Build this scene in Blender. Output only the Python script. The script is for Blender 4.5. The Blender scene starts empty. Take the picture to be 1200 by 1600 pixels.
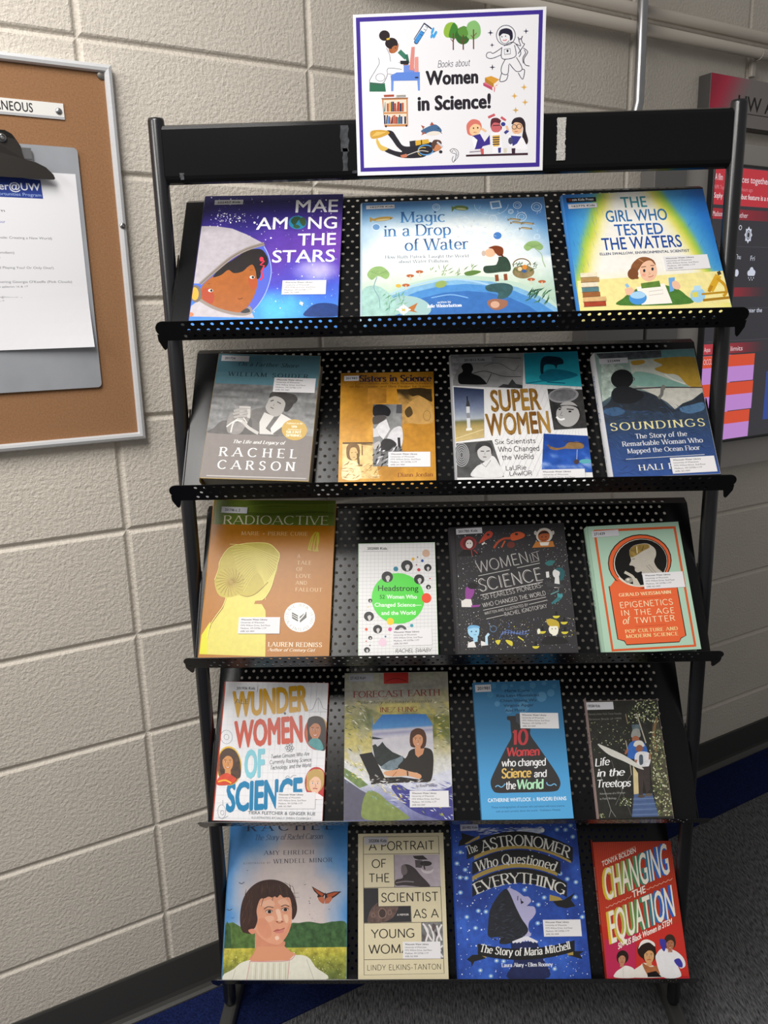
import bpy, bmesh, math, random
from math import sin, cos, pi, radians
from mathutils import Matrix, Vector

SC = bpy.context.scene
COL = SC.collection

# ------------------------------------------------------------------ camera
cam_data = bpy.data.cameras.new('camera')
cam = bpy.data.objects.new('camera', cam_data)
COL.objects.link(cam)
cam_data.sensor_fit = 'HORIZONTAL'
cam_data.sensor_width = 36.0
cam_data.lens = 38.18
cam_data.clip_start = 0.05
cam.matrix_world = Matrix((
    (0.99944857, 0.01828126, 0.02771903, -0.07037),
    (0.02269237, 0.23337598, -0.97212176, -1.38756),
    (-0.02424056, 0.97221471, 0.23283244, 1.39783),
    (0, 0, 0, 1)))
SC.camera = cam

# ------------------------------------------------------------------ light
world = bpy.data.worlds.new('world')
SC.world = world
world.use_nodes = True
wb = world.node_tree.nodes['Background']
wb.inputs[0].default_value = (1.0, 0.98, 0.955, 1)
wb.inputs[1].default_value = 0.27

def area_light(name, loc, rot, sx, sy, power, color):
    d = bpy.data.lights.new(name, 'AREA')
    d.shape = 'RECTANGLE'
    d.size, d.size_y = sx, sy
    d.energy = power
    d.color = color
    o = bpy.data.objects.new(name, d)
    COL.objects.link(o)
    o.location = loc
    o.rotation_euler = rot
    return o

area_light('ceiling_light', (-0.65, -1.35, 2.60), (0, 0, 0), 0.60, 1.6, 53, (1.0, 0.97, 0.93))
area_light('fill_light', (-2.3, -2.2, 2.5), (radians(25), radians(-25), 0), 0.6, 1.2, 42, (1.0, 0.97, 0.93))  # unseen lamp, added as fill to brighten the wall

SC.view_settings.view_transform = 'Standard'
SC.view_settings.look = 'None'
SC.view_settings.exposure = 0.0
SC.view_settings.gamma = 1.0
SC.view_settings.use_curve_mapping = False

# ------------------------------------------------------------------ helpers
def lin(c):
    if isinstance(c, str):
        c = c.lstrip('#')
        if len(c) == 3:
            c = ''.join(x + x for x in c)
        c = tuple(int(c[i:i + 2], 16) / 255 for i in (0, 2, 4))
    return tuple(x / 12.92 if x <= 0.04045 else ((x + 0.055) / 1.055) ** 2.4 for x in c[:3])

def mat(name, col, rough=0.5, metal=0.0, spec=0.5, n_scale=0, n_amp=0.0, b_scale=0, b_str=0.0, b_dist=0.001, stretch=None, emit=0.0, b_rough=0.5):
    m = bpy.data.materials.new(name)
    m.use_nodes = True
    nt = m.node_tree
    b = nt.nodes['Principled BSDF']
    rgb = lin(col)
    b.inputs['Base Color'].default_value = (*rgb, 1)
    b.inputs['Roughness'].default_value = rough
    b.inputs['Metallic'].default_value = metal
    b.inputs['Specular IOR Level'].default_value = spec
    tc = None
    def coords():
        nonlocal tc
        if tc is None:
            tc = nt.nodes.new('ShaderNodeTexCoord').outputs['Object']
            if stretch:
                mp = nt.nodes.new('ShaderNodeMapping')
                mp.inputs['Scale'].default_value = stretch[:3]
                if len(stretch) > 3:
                    mp.inputs['Rotation'].default_value = (0, 0, stretch[3])
                nt.links.new(tc, mp.inputs['Vector'])
                tc = mp.outputs['Vector']
        return tc
    if n_amp:
        n = nt.nodes.new('ShaderNodeTexNoise')
        n.inputs['Scale'].default_value = n_scale
        n.inputs['Detail'].default_value = 6
        nt.links.new(coords(), n.inputs['Vector'])
        r = nt.nodes.new('ShaderNodeMix')
        r.data_type = 'RGBA'
        r.inputs['A'].default_value = (*[max(0, x * (1 - n_amp)) for x in rgb], 1)
        r.inputs['B'].default_value = (*[min(1, x * (1 + n_amp)) for x in rgb], 1)
        mr = nt.nodes.new('ShaderNodeMapRange')
        mr.inputs['From Min'].default_value = 0.3
        mr.inputs['From Max'].default_value = 0.7
        nt.links.new(n.outputs['Fac'], mr.inputs['Value'])
        nt.links.new(mr.outputs['Result'], r.inputs['Factor'])
        nt.links.new(r.outputs['Result'], b.inputs['Base Color'])
    if b_str:
        n = nt.nodes.new('ShaderNodeTexNoise')
        n.inputs['Scale'].default_value = b_scale
        n.inputs['Detail'].default_value = 6
        n.inputs['Roughness'].default_value = b_rough
        nt.links.new(coords(), n.inputs['Vector'])
        bu = nt.nodes.new('ShaderNodeBump')
        bu.inputs['Strength'].default_value = b_str
        bu.inputs['Distance'].default_value = b_dist
        nt.links.new(n.outputs['Fac'], bu.inputs['Height'])
        nt.links.new(bu.outputs['Normal'], b.inputs['Normal'])
    if emit:
        b.inputs['Emission Color'].default_value = (*rgb, 1)
        b.inputs['Emission Strength'].default_value = emit
    return m

def print_mat(name, rough=0.3, spec=0.5, emit=0.0, coat=0.0):
    """printed surface: colour comes from the art's own colour attribute, 'Tex' adds ink mottling"""
    m = bpy.data.materials.new(name)
    m.use_nodes = True
    nt = m.node_tree
    b = nt.nodes['Principled BSDF']
    a = nt.nodes.new('ShaderNodeVertexColor')
    a.layer_name = 'Col'
    n = nt.nodes.new('ShaderNodeTexNoise')
    n.inputs['Scale'].default_value = 120
    n.inputs['Detail'].default_value = 5
    tc = nt.nodes.new('ShaderNodeTexCoord')
    nt.links.new(tc.outputs['Object'], n.inputs['Vector'])
    s1 = nt.nodes.new('ShaderNodeMath'); s1.operation = 'SUBTRACT'
    nt.links.new(n.outputs['Fac'], s1.inputs[0]); s1.inputs[1].default_value = 0.5
    s2 = nt.nodes.new('ShaderNodeMath'); s2.operation = 'MULTIPLY'
    nt.links.new(s1.outputs[0], s2.inputs[0]); nt.links.new(a.outputs['Alpha'], s2.inputs[1])
    s3 = nt.nodes.new('ShaderNodeMath'); s3.operation = 'MULTIPLY_ADD'
    nt.links.new(s2.outputs[0], s3.inputs[0]); s3.inputs[1].default_value = 4.0; s3.inputs[2].default_value = 1.0
    s4 = nt.nodes.new('ShaderNodeMath'); s4.operation = 'MAXIMUM'
    nt.links.new(s3.outputs[0], s4.inputs[0]); s4.inputs[1].default_value = 0.12
    v = nt.nodes.new('ShaderNodeVectorMath'); v.operation = 'SCALE'
    nt.links.new(a.outputs['Color'], v.inputs[0]); nt.links.new(s4.outputs[0], v.inputs['Scale'])
    if emit:
        nt.links.new(v.outputs[0], b.inputs['Emission Color'])
        b.inputs['Emission Strength'].default_value = emit
        b.inputs['Base Color'].default_value = (0.01, 0.01, 0.01, 1)
    else:
        nt.links.new(v.outputs[0], b.inputs['Base Color'])
    b.inputs['Roughness'].default_value = rough
    b.inputs['Specular IOR Level'].default_value = spec
    b.inputs['Coat Weight'].default_value = coat
    b.inputs['Coat Roughness'].default_value = 0.25
    return m

M_GLOSS = print_mat('glossy_cover_print', 0.3, 0.28)
M_MATTE = print_mat('matte_cover_print', 0.55, 0.35)
M_PAPER = print_mat('paper_print', 0.7, 0.25)
M_SCREEN = print_mat('screen_pixels', 0.25, 0.5, emit=0.8)
M_PAGES = mat('page_edges', '#d6cfbd', 0.85, n_scale=900, n_amp=0.12, stretch=(0.02, 1, 0.02))

def link(name, me, parent=None, m=None):
    o = bpy.data.objects.new(name, me)
    COL.objects.link(o)
    if parent is not None:
        o.parent = parent
    if m is not None:
        me.materials.append(m)
    return o

def tag(o, label, cat, group=None):
    o['label'] = label
    o['category'] = cat
    if group:
        o['group'] = group
    return o

def empty(name, loc, rot=(0, 0, 0)):
    o = bpy.data.objects.new(name, None)
    COL.objects.link(o)
    o.empty_display_size = 0.05
    o.location = loc
    o.rotation_euler = rot
    return o

def struct(o, label=None):
    o['kind'] = 'structure'
    if label:
        o['label'] = label
    return o

class MB:
    """collects shapes for one mesh object"""
    def __init__(s):
        s.bm = bmesh.new()
    def box(s, a, b, bevel=0.0, seg=2):
        r = bmesh.ops.create_cube(s.bm, size=1.0)
        vs = r['verts']
        for v in vs:
            v.co = Vector([(a[i] + b[i]) / 2 + v.co[i] * (b[i] - a[i]) for i in range(3)])
        if bevel:
            es = list({e for v in vs for e in v.link_edges})
            bmesh.ops.bevel(s.bm, geom=es, offset=bevel, segments=seg, affect='EDGES', profile=0.5)
        return s
    def tube(s, pts, r, n=16, cap=True, squash=None):
        rings = []
        P = [Vector(p) for p in pts]
        for i, p in enumerate(P):
            t = (P[min(i + 1, len(P) - 1)] - P[max(i - 1, 0)]).normalized()
            ref = Vector((1, 0, 0)) if abs(t.x) < 0.9 else Vector((0, 1, 0))
            u = t.cross(ref).normalized(); w = t.cross(u)
            rr = r[i] if isinstance(r, (list, tuple)) else r
            rings.append([s.bm.verts.new(p + (u * cos(2 * pi * k / n) + w * sin(2 * pi * k / n)) * rr) for k in range(n)])
        for A, B in zip(rings, rings[1:]):
            for k in range(n):
                f = s.bm.faces.new((A[k], A[(k + 1) % n], B[(k + 1) % n], B[k]))
                f.smooth = True
        if cap:
            s.bm.faces.new(rings[0][::-1]); s.bm.faces.new(rings[-1])
        return s
    def prism(s, poly, axis, a, b, bevel=0.0):
        """extrude a 2D outline along an axis: axis 0 -> (y,z), 1 -> (x,z), 2 -> (x,y)"""
        def mk(p, t):
            return {0: (t, p[0], p[1]), 1: (p[0], t, p[1]), 2: (p[0], p[1], t)}[axis]
        A = [s.bm.verts.new(mk(p, a)) for p in poly]
        B = [s.bm.verts.new(mk(p, b)) for p in poly]
        s.bm.faces.new(A); s.bm.faces.new(B[::-1])
        n = len(poly)
        for k in range(n):
            s.bm.faces.new((A[k], B[k], B[(k + 1) % n], A[(k + 1) % n]))
        return s
    def build(s, name, m, parent=None, smooth=False):
        bmesh.ops.recalc_face_normals(s.bm, faces=s.bm.faces)
        me = bpy.data.meshes.new(name)
        s.bm.to_mesh(me)
        s.bm.free()
        if smooth:
            for p in me.polygons:
                p.use_smooth = True
        return link(name, me, parent, m)

def mesh_from(name, verts, faces, m, parent=None, smooth=False):
    me = bpy.data.meshes.new(name)
    me.from_pydata(verts, [], faces)
    me.update()
    if smooth:
        for p in me.polygons:
            p.use_smooth = True
    return link(name, me, parent, m)

# ------------------------------------------------------------------ the wall frame: x runs along the wall, y into it
PHI = 0.5489
W0 = Vector((0.0, 0.3926, 0.0))
def on_wall(t, off=0.0, z=0.0):
    return (t * cos(PHI) + off * sin(PHI), W0.y + t * sin(PHI) - off * cos(PHI), z)
WALL_ROT = (0, 0, PHI)

M_WALL = mat('painted_block', '#cfc7bb', 0.45, spec=0.4, b_scale=150, b_str=0.75, b_dist=0.0048, n_scale=6, n_amp=0.03, b_rough=0.62)
M_BASE = mat('black_rubber_base', '#3c3b38', 0.45, b_scale=300, b_str=0.1)
M_CARPET = mat('charcoal_carpet', '#68686a', 0.95, spec=0.1, n_scale=60, n_amp=0.75, b_scale=160, b_str=1.0, b_dist=0.006, stretch=(5.0, 1.0, 1.0, radians(35)))
M_BLUE = mat('navy_carpet', '#151f47', 0.95, spec=0.1, n_scale=220, n_amp=0.5, b_scale=260, b_str=0.8, b_dist=0.004)
M_PIPE = mat('painted_pipe', '#b9b1a6', 0.4)
M_STEEL = mat('galvanised_steel', '#a9a9ab', 0.3, metal=1.0, n_scale=40, n_amp=0.06)
M_GREYBOX = mat('grey_enamel', '#6d6b69', 0.5)
M_KIOSK = mat('pale_grey_panel', '#a8a39e', 0.55)

# block wall: stack bond, tooled joints, one mesh
def block_wall():
    BW, BH, T0, ZC = 0.4064, 0.2032, -0.6805, 0.2175
    us, js = [], []
    def axis(o, step, lo, hi):
        k0 = math.floor((lo - o) / step)
        cs = []
        k = k0
        while o + k * step <= hi + step:
            c = o + k * step
            cs += [(c - 0.0078, 0), (c - 0.0052, 0.0016), (c - 0.0026, 0.0046), (c, 0.0056), (c + 0.0026, 0.0046), (c + 0.0052, 0.0016), (c + 0.0078, 0)]
            k += 1
        return [(c, d) for c, d in cs if lo - 1e-6 <= c <= hi + 1e-6]
    xs = axis(T0, BW, -2.3, 2.9)
    zs = axis(ZC - 4 * BH, BH, 0.0, 2.75)
    zs = [(0.0, 0)] + zs + [(2.75, 0)]
    xs = [(-2.3, 0)] + xs + [(2.9, 0)]
    V = [(x, max(dx, dz), z) for z, dz in zs for x, dx in xs]
    n = len(xs)
    F = [(r * n + c, r * n + c + 1, (r + 1) * n + c + 1, (r + 1) * n + c) for r in range(len(zs) - 1) for c in range(n - 1)]
    b0 = len(V)
    V += [(-2.3, 0.15, 0), (2.9, 0.15, 0), (2.9, 0.15, 2.75), (-2.3, 0.15, 2.75)]
    F += [(b0, b0 + 3, b0 + 2, b0 + 1)]
    o = mesh_from('wall_back', V, F, M_WALL)
    o.location = W0
    o.rotation_euler = WALL_ROT
    struct(o, 'cream painted concrete block wall in stack bond')
block_wall()

fl = MB().box((-3.2, -3.4, -0.1), (3.4, 3.2, 0.0)).build('floor', M_CARPET)
struct(fl, 'charcoal grey carpet with a streaked woven texture')

b = MB().box((-2.3, -0.172, 0.0), (2.9, -0.001, 0.0035)).build('trim_1', M_BLUE)
b.location = W0; b.rotation_euler = WALL_ROT
struct(b, 'dark blue carpet border running along the wall')
prof = [(0, 0), (-0.017, 0), (-0.0165, 0.0025), (-0.010, 0.006), (-0.0055, 0.013), (-0.004, 0.022), (-0.004, 0.098), (-0.003, 0.102), (0, 0.102)]
b = MB().prism([(y - 0.0, z + 0.0036) for y, z in prof], 0, -2.3, 2.9).build('baseboard_back', M_BASE)
b.location = W0; b.rotation_euler = WALL_ROT
struct(b, 'black rubber cove baseboard')

# painted pipes along the top of the wall with one strap, and the bare conduit
def pipe(name, z, label):
    o = MB().tube([(-0.15 if z > 2.03 else -0.2, 0, 0), (2.9, 0, 0)], 0.0125, 20).build(name, M_PIPE)
    o.location = on_wall(0, 0.030, z)
    o.rotation_euler = WALL_ROT
    return tag(o, label, 'pipe', 'painted pipes along the wall')
lo_pipe = pipe('wall_pipe', 2.010, 'lower of two cream painted pipes running along the wall top')
pipe('wall_pipe', 2.0465, 'upper of two cream painted pipes running along the wall top')
mb = MB()
prof = [(0.0155 * cos(a), 0.0155 * sin(a)) for a in [radians(-200 + 20 * k) for k in range(15)]]
prof = prof + [(0.0135 * p[0] / 0.0155, 0.0135 * p[1] / 0.0155) for p in prof[::-1]]
mb.prism([(y, z) for y, z in prof], 0, 0.0, 0.02)
mb.box((0.002, 0.016, -0.048), (0.018, 0.029, -0.010), 0.003)
st = mb.build('pipe_strap', M_PIPE)
st.location = on_wall(0.945, 0.030, 2.010); st.rotation_euler = WALL_ROT
tag(st, 'small painted strap holding the lower wall pipe', 'pipe strap')
cd = MB().tube([(0, 0, 2.7), (0, 0, 1.90), (0, 0, 1.85), (-0.004, 0.004, 1.82), (-0.007, 0.012, 1.80), (-0.008, 0.03, 1.785), (-0.008, 0.043, 1.783)], 0.0115, 20).build('conduit', M_STEEL, smooth=False)
cd.location = on_wall(0.509, 0.058, 0); cd.rotation_euler = WALL_ROT
tag(cd, 'bare metal conduit running down the wall behind the rack header', 'conduit')

# grey metal boxes on the wall behind the rack
e = MB().box((0, -0.05, 0), (0.185, 0, 0.36), 0.003).build('electrical_box', M_GREYBOX)
e.location = on_wall(0.385, 0.0, 1.26); e.rotation_euler = WALL_ROT
tag(e, 'dark grey metal box on the wall behind the top shelves', 'electrical box')
e = MB().box((0, -0.045, 0), (0.108, 0, 0.72), 0.002).build('cable_cover', M_GREYBOX)
e.location = on_wall(0.587, 0.0, 1.09); e.rotation_euler = WALL_ROT
tag(e, 'tall dark grey cable cover on the wall left of the screen', 'cable cover')

# ------------------------------------------------------------------ the display rack
M_BLACK = mat('black_powder_coat', '#0b0b0d', 0.2, spec=0.27, b_scale=900, b_str=0.05, b_dist=0.0004, n_scale=3, n_amp=0.12)
M_POST = mat('black_tube', '#15161a', 0.26, spec=0.6)
M_FOOT = mat('dark_grey_steel', '#3b3b3a', 0.4, spec=0.5)
M_VELCRO = mat('velcro', '#c9c6c0', 0.95, n_scale=500, n_amp=0.35, b_scale=900, b_str=1.0, b_dist=0.002)
M_TAPE = mat('tape_residue', '#3c3e42', 0.25, n_scale=160, n_amp=0.5)

SHELVES = [  # bend y, z and backward tilt of each shelf, top first
    (-0.0929, 1.3705, 0.6573), (-0.0949, 1.1147, 0.6456), (-0.0972, 0.8205, 0.5848), (-0.0961, 0.5117, 0.6196), (-0.1021, 0.1770, 0.6302)]
LIP_DROP = (0, 0, 0, 0.15, 0)   # the fourth lip is bent a little flatter
PITCH, ROWP, HOLE = 0.01515, 0.0127, 0.00285

def perf_sheet(half, v_rows, dv, n_even, vmin, vmax, fmap, odd_first=False):
    """perforated sheet, holes staggered; fmap(u, v, side) -> xyz"""
    V, F = [], []
    idx = {}
    def vid(u, v, side):
        k = (round(u, 6), round(v, 6), side)
        if k not in idx:
            idx[k] = len(V)
            V.append(fmap(u, v, side))
        return idx[k]
    def quad(u0, v0, u1, v1):
        for side in (0, 1):
            q = (vid(u0, v0, side), vid(u1, v0, side), vid(u1, v1, side), vid(u0, v1, side))
            F.append(q if side == 0 else q[::-1])
    half = half
    for r, vc in enumerate(v_rows):
        n = n_even if (r % 2 == 0) != odd_first else n_even - 1
        lo, hi = vc - dv / 2, vc + dv / 2
        us = [(i - (n - 1) / 2) * PITCH for i in range(n)]
        quad(-half, lo, us[0] - PITCH / 2, hi)
        quad(us[-1] + PITCH / 2, lo, half, hi)
        for u in us:
            a, b_ = u - PITCH / 2, u + PITCH / 2
            per = [(b_, vc), (b_, hi), (u, hi), (a, hi), (a, vc), (a, lo), (u, lo), (b_, lo)]
            cir = [(u + HOLE * cos(k * pi / 4), vc + HOLE * sin(k * pi / 4)) for k in range(8)]
            ids = {}
            for side in (0, 1):
                pi_ = [vid(x, y, side) for x, y in per]
                ci = [vid(x, y, side) for x, y in cir]
                ids[side] = ci
                for k in range(8):
                    q = (pi_[k], pi_[(k + 1) % 8], ci[(k + 1) % 8], ci[k])
                    F.append(q[::-1] if side == 1 else q)
            for k in range(8):
                F.append((ids[0][k], ids[0][(k + 1) % 8], ids[1][(k + 1) % 8], ids[1][k]))
    if v_rows[0] - dv / 2 > vmin + 1e-6:
        quad(-half, vmin, half, v_rows[0] - dv / 2)
    if v_rows[-1] + dv / 2 < vmax - 1e-6:
        quad(-half, v_rows[-1] + dv / 2, half, vmax)
    for sx in (-half, half):   # rim
        F.append((vid(sx, vmin, 0), vid(sx, vmax, 0), vid(sx, vmax, 1), vid(sx, vmin, 1)))
    F.append((vid(-half, vmax, 0), vid(half, vmax, 0), vid(half, vmax, 1), vid(-half, vmax, 1)))
    return V, F

def panel_map(u, v, side):
    y, z = (0.0012 if side else 0.0), v
    if v > 0.2855:
        s = v - 0.2855
        y += s * sin(radians(38)); z = 0.2855 + s * cos(radians(38))
    return (u, y, z)
LIP_K, LIP_A = 0.0, 0.300
def lip_map(u, s, side):
    n, v = s * cos(LIP_A), s * sin(LIP_A)
    dn, dv = 0.0012 * sin(LIP_A), -0.0012 * cos(LIP_A)
    if side:
        n += dn; v += dv
    return (u, -n, v)

pv, pf = perf_sheet(0.4365, [0.0245 + ROWP * k for k in range(21)] + [0.0245 + ROWP * 21], ROWP, 53, 0.0, 0.3035, panel_map, odd_first=True)
panel_me = bpy.data.meshes.new('shelf'); panel_me.from_pydata(pv, [], pf); panel_me.update(); panel_me.materials.append(M_BLACK)
lv, lf = perf_sheet(0.4395, [0.0075, 0.0183, 0.0291], 0.0108, 55, 0.0, 0.0355, lip_map)
for sx in (-1, 1):   # rounded ears beyond the panel sides
    b0 = len(lv)
    arc = [(0.4395, 0.006)] + [(0.4395 + 0.0135 * cos(a), 0.0210 + 0.0145 * sin(a)) for a in [radians(-85 + 10 * k) for k in range(18)]] + [(0.4395, 0.0355)]
    for side in (0, 1):
        lv += [lip_map(sx * u, s_, side) for u, s_ in arc]
    n = len(arc)
    lf += [tuple(range(b0, b0 + n)), tuple(range(b0 + 2 * n - 1, b0 + n - 1, -1))]
    lf += [(b0 + k, b0 + (k + 1) % n, b0 + n + (k + 1) % n, b0 + n + k) for k in range(n)]
    b0 = len(lv)   # pointed tab below each ear
    tab = [(0.4395, 0.0062), (0.4385, 0.0), (0.4430, -0.0150), (0.4465, -0.0185), (0.4490, -0.0150), (0.4535, 0.0), (0.4525, 0.012)]
    for side in (0, 1):
        lv += [lip_map(sx * u, s_, side) for u, s_ in tab]
    n = len(tab)
    lf += [tuple(range(b0, b0 + n)), tuple(range(b0 + 2 * n - 1, b0 + n - 1, -1))]
    lf += [(b0 + k, b0 + (k + 1) % n, b0 + n + (k + 1) % n, b0 + n + k) for k in range(n)]
lip_me = bpy.data.meshes.new('lip'); lip_me.from_pydata(lv, [], lf); lip_me.update(); lip_me.materials.append(M_BLACK)

rack = empty('display_rack', (0, 0, 0))
tag(rack, 'black metal display rack with five tilted perforated shelves full of books', 'book rack')
PX, PR = 0.4513, 0.0128
def post(sx):
    top = 1.7076
    pts = [(sx * PX, -0.008 * z, z) for z in (0.030, 0.033, 0.04, 0.06, 0.9, top - 0.004, top)]
    return MB().tube(pts, [PR * 0.35, PR * 0.75, PR * 0.95, PR, PR, PR, PR * 0.93], 24).build('post', M_POST, rack)
post(-1); post(1)
for sx in (-1, 1):
    x = sx * PX
    MB().box((x - 0.014, -0.34, 0.004), (x + 0.014, 0.30, 0.032), 0.006).build('foot', M_FOOT, rack)
# header: folded sheet with rounded top and bottom edges, slid between the posts
hp = [(-0.021, 1.617), (-0.0225, 1.622), (-0.0225, 1.690), (-0.020, 1.6955), (-0.012, 1.6985), (-0.004, 1.6975), (0.0, 1.693), (0.0, 1.617), (-0.003, 1.612), (-0.012, 1.610), (-0.018, 1.612)]
header = MB().prism(hp, 0, -PX + 0.010, PX - 0.010).build('header_panel', M_BLACK, rack)
for p in header.data.polygons:
    p.use_smooth = False
random.seed(5)
def ragged(x0, x1, z0, z1, n, jit, m, name, seed, y=-0.0228):
    random.seed(seed)
    L = [(x0 + random.uniform(-jit, jit), z0 + (z1 - z0) * k / n) for k in range(n + 1)]
    R = [(x1 + random.uniform(-jit, jit), z0 + (z1 - z0) * k / n) for k in range(n + 1)]
    V = [(x, y, z) for x, z in L] + [(x, y, z) for x, z in R] + [(x, y + 0.0006, z) for x, z in L] + [(x, y + 0.0006, z) for x, z in R]
    q = n + 1
    F = []
    for k in range(n):
        F += [(k, q + k, q + k + 1, k + 1), (2 * q + k, 2 * q + k + 1, 3 * q + k + 1, 3 * q + k), (k, k + 1, 2 * q + k + 1, 2 * q + k), (q + k, 3 * q + k, 3 * q + k + 1, q + k + 1)]
    return mesh_from(name, V, F, m, header)
vl = ragged(0.1722, 0.1852, 1.6275, 1.6890, 26, 0.0009, M_VELCRO, 'velcro_strip', 3, y=-0.0245)
vl['label'] = 'ragged white strip stuck on the header'
for k, (x0, x1, z0, z1) in enumerate([(-0.163, -0.150, 1.650, 1.688), (-0.160, -0.152, 1.622, 1.655), (-0.145, -0.139, 1.618, 1.622), (-0.418, -0.411, 1.616, 1.626)]):
    ragged(x0, x1, z0, z1, 7, 0.0012, M_TAPE, 'tape_residue', 20 + k)['label'] = 'grey scraps of old tape'
BR = [(0.0016, -0.001), (0.012, -0.008), (0.022, -0.03), (0.026, -0.13), (0.0016, -0.172)]
for k, (sy, sz, th) in enumerate(SHELVES):
    sh = link('shelf', panel_me, rack)
    sh.location = (0, sy, sz)
    sh.rotation_euler = (-th, 0, 0)
    link('lip', lip_me, sh).rotation_euler = (LIP_DROP[k], 0, 0)
    for sx in (-1, 1):
        MB().prism([(y, -z) for y, z in BR], 0, sx * 0.4386, sx * 0.4404).build('bracket', M_BLACK, sh)

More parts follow.
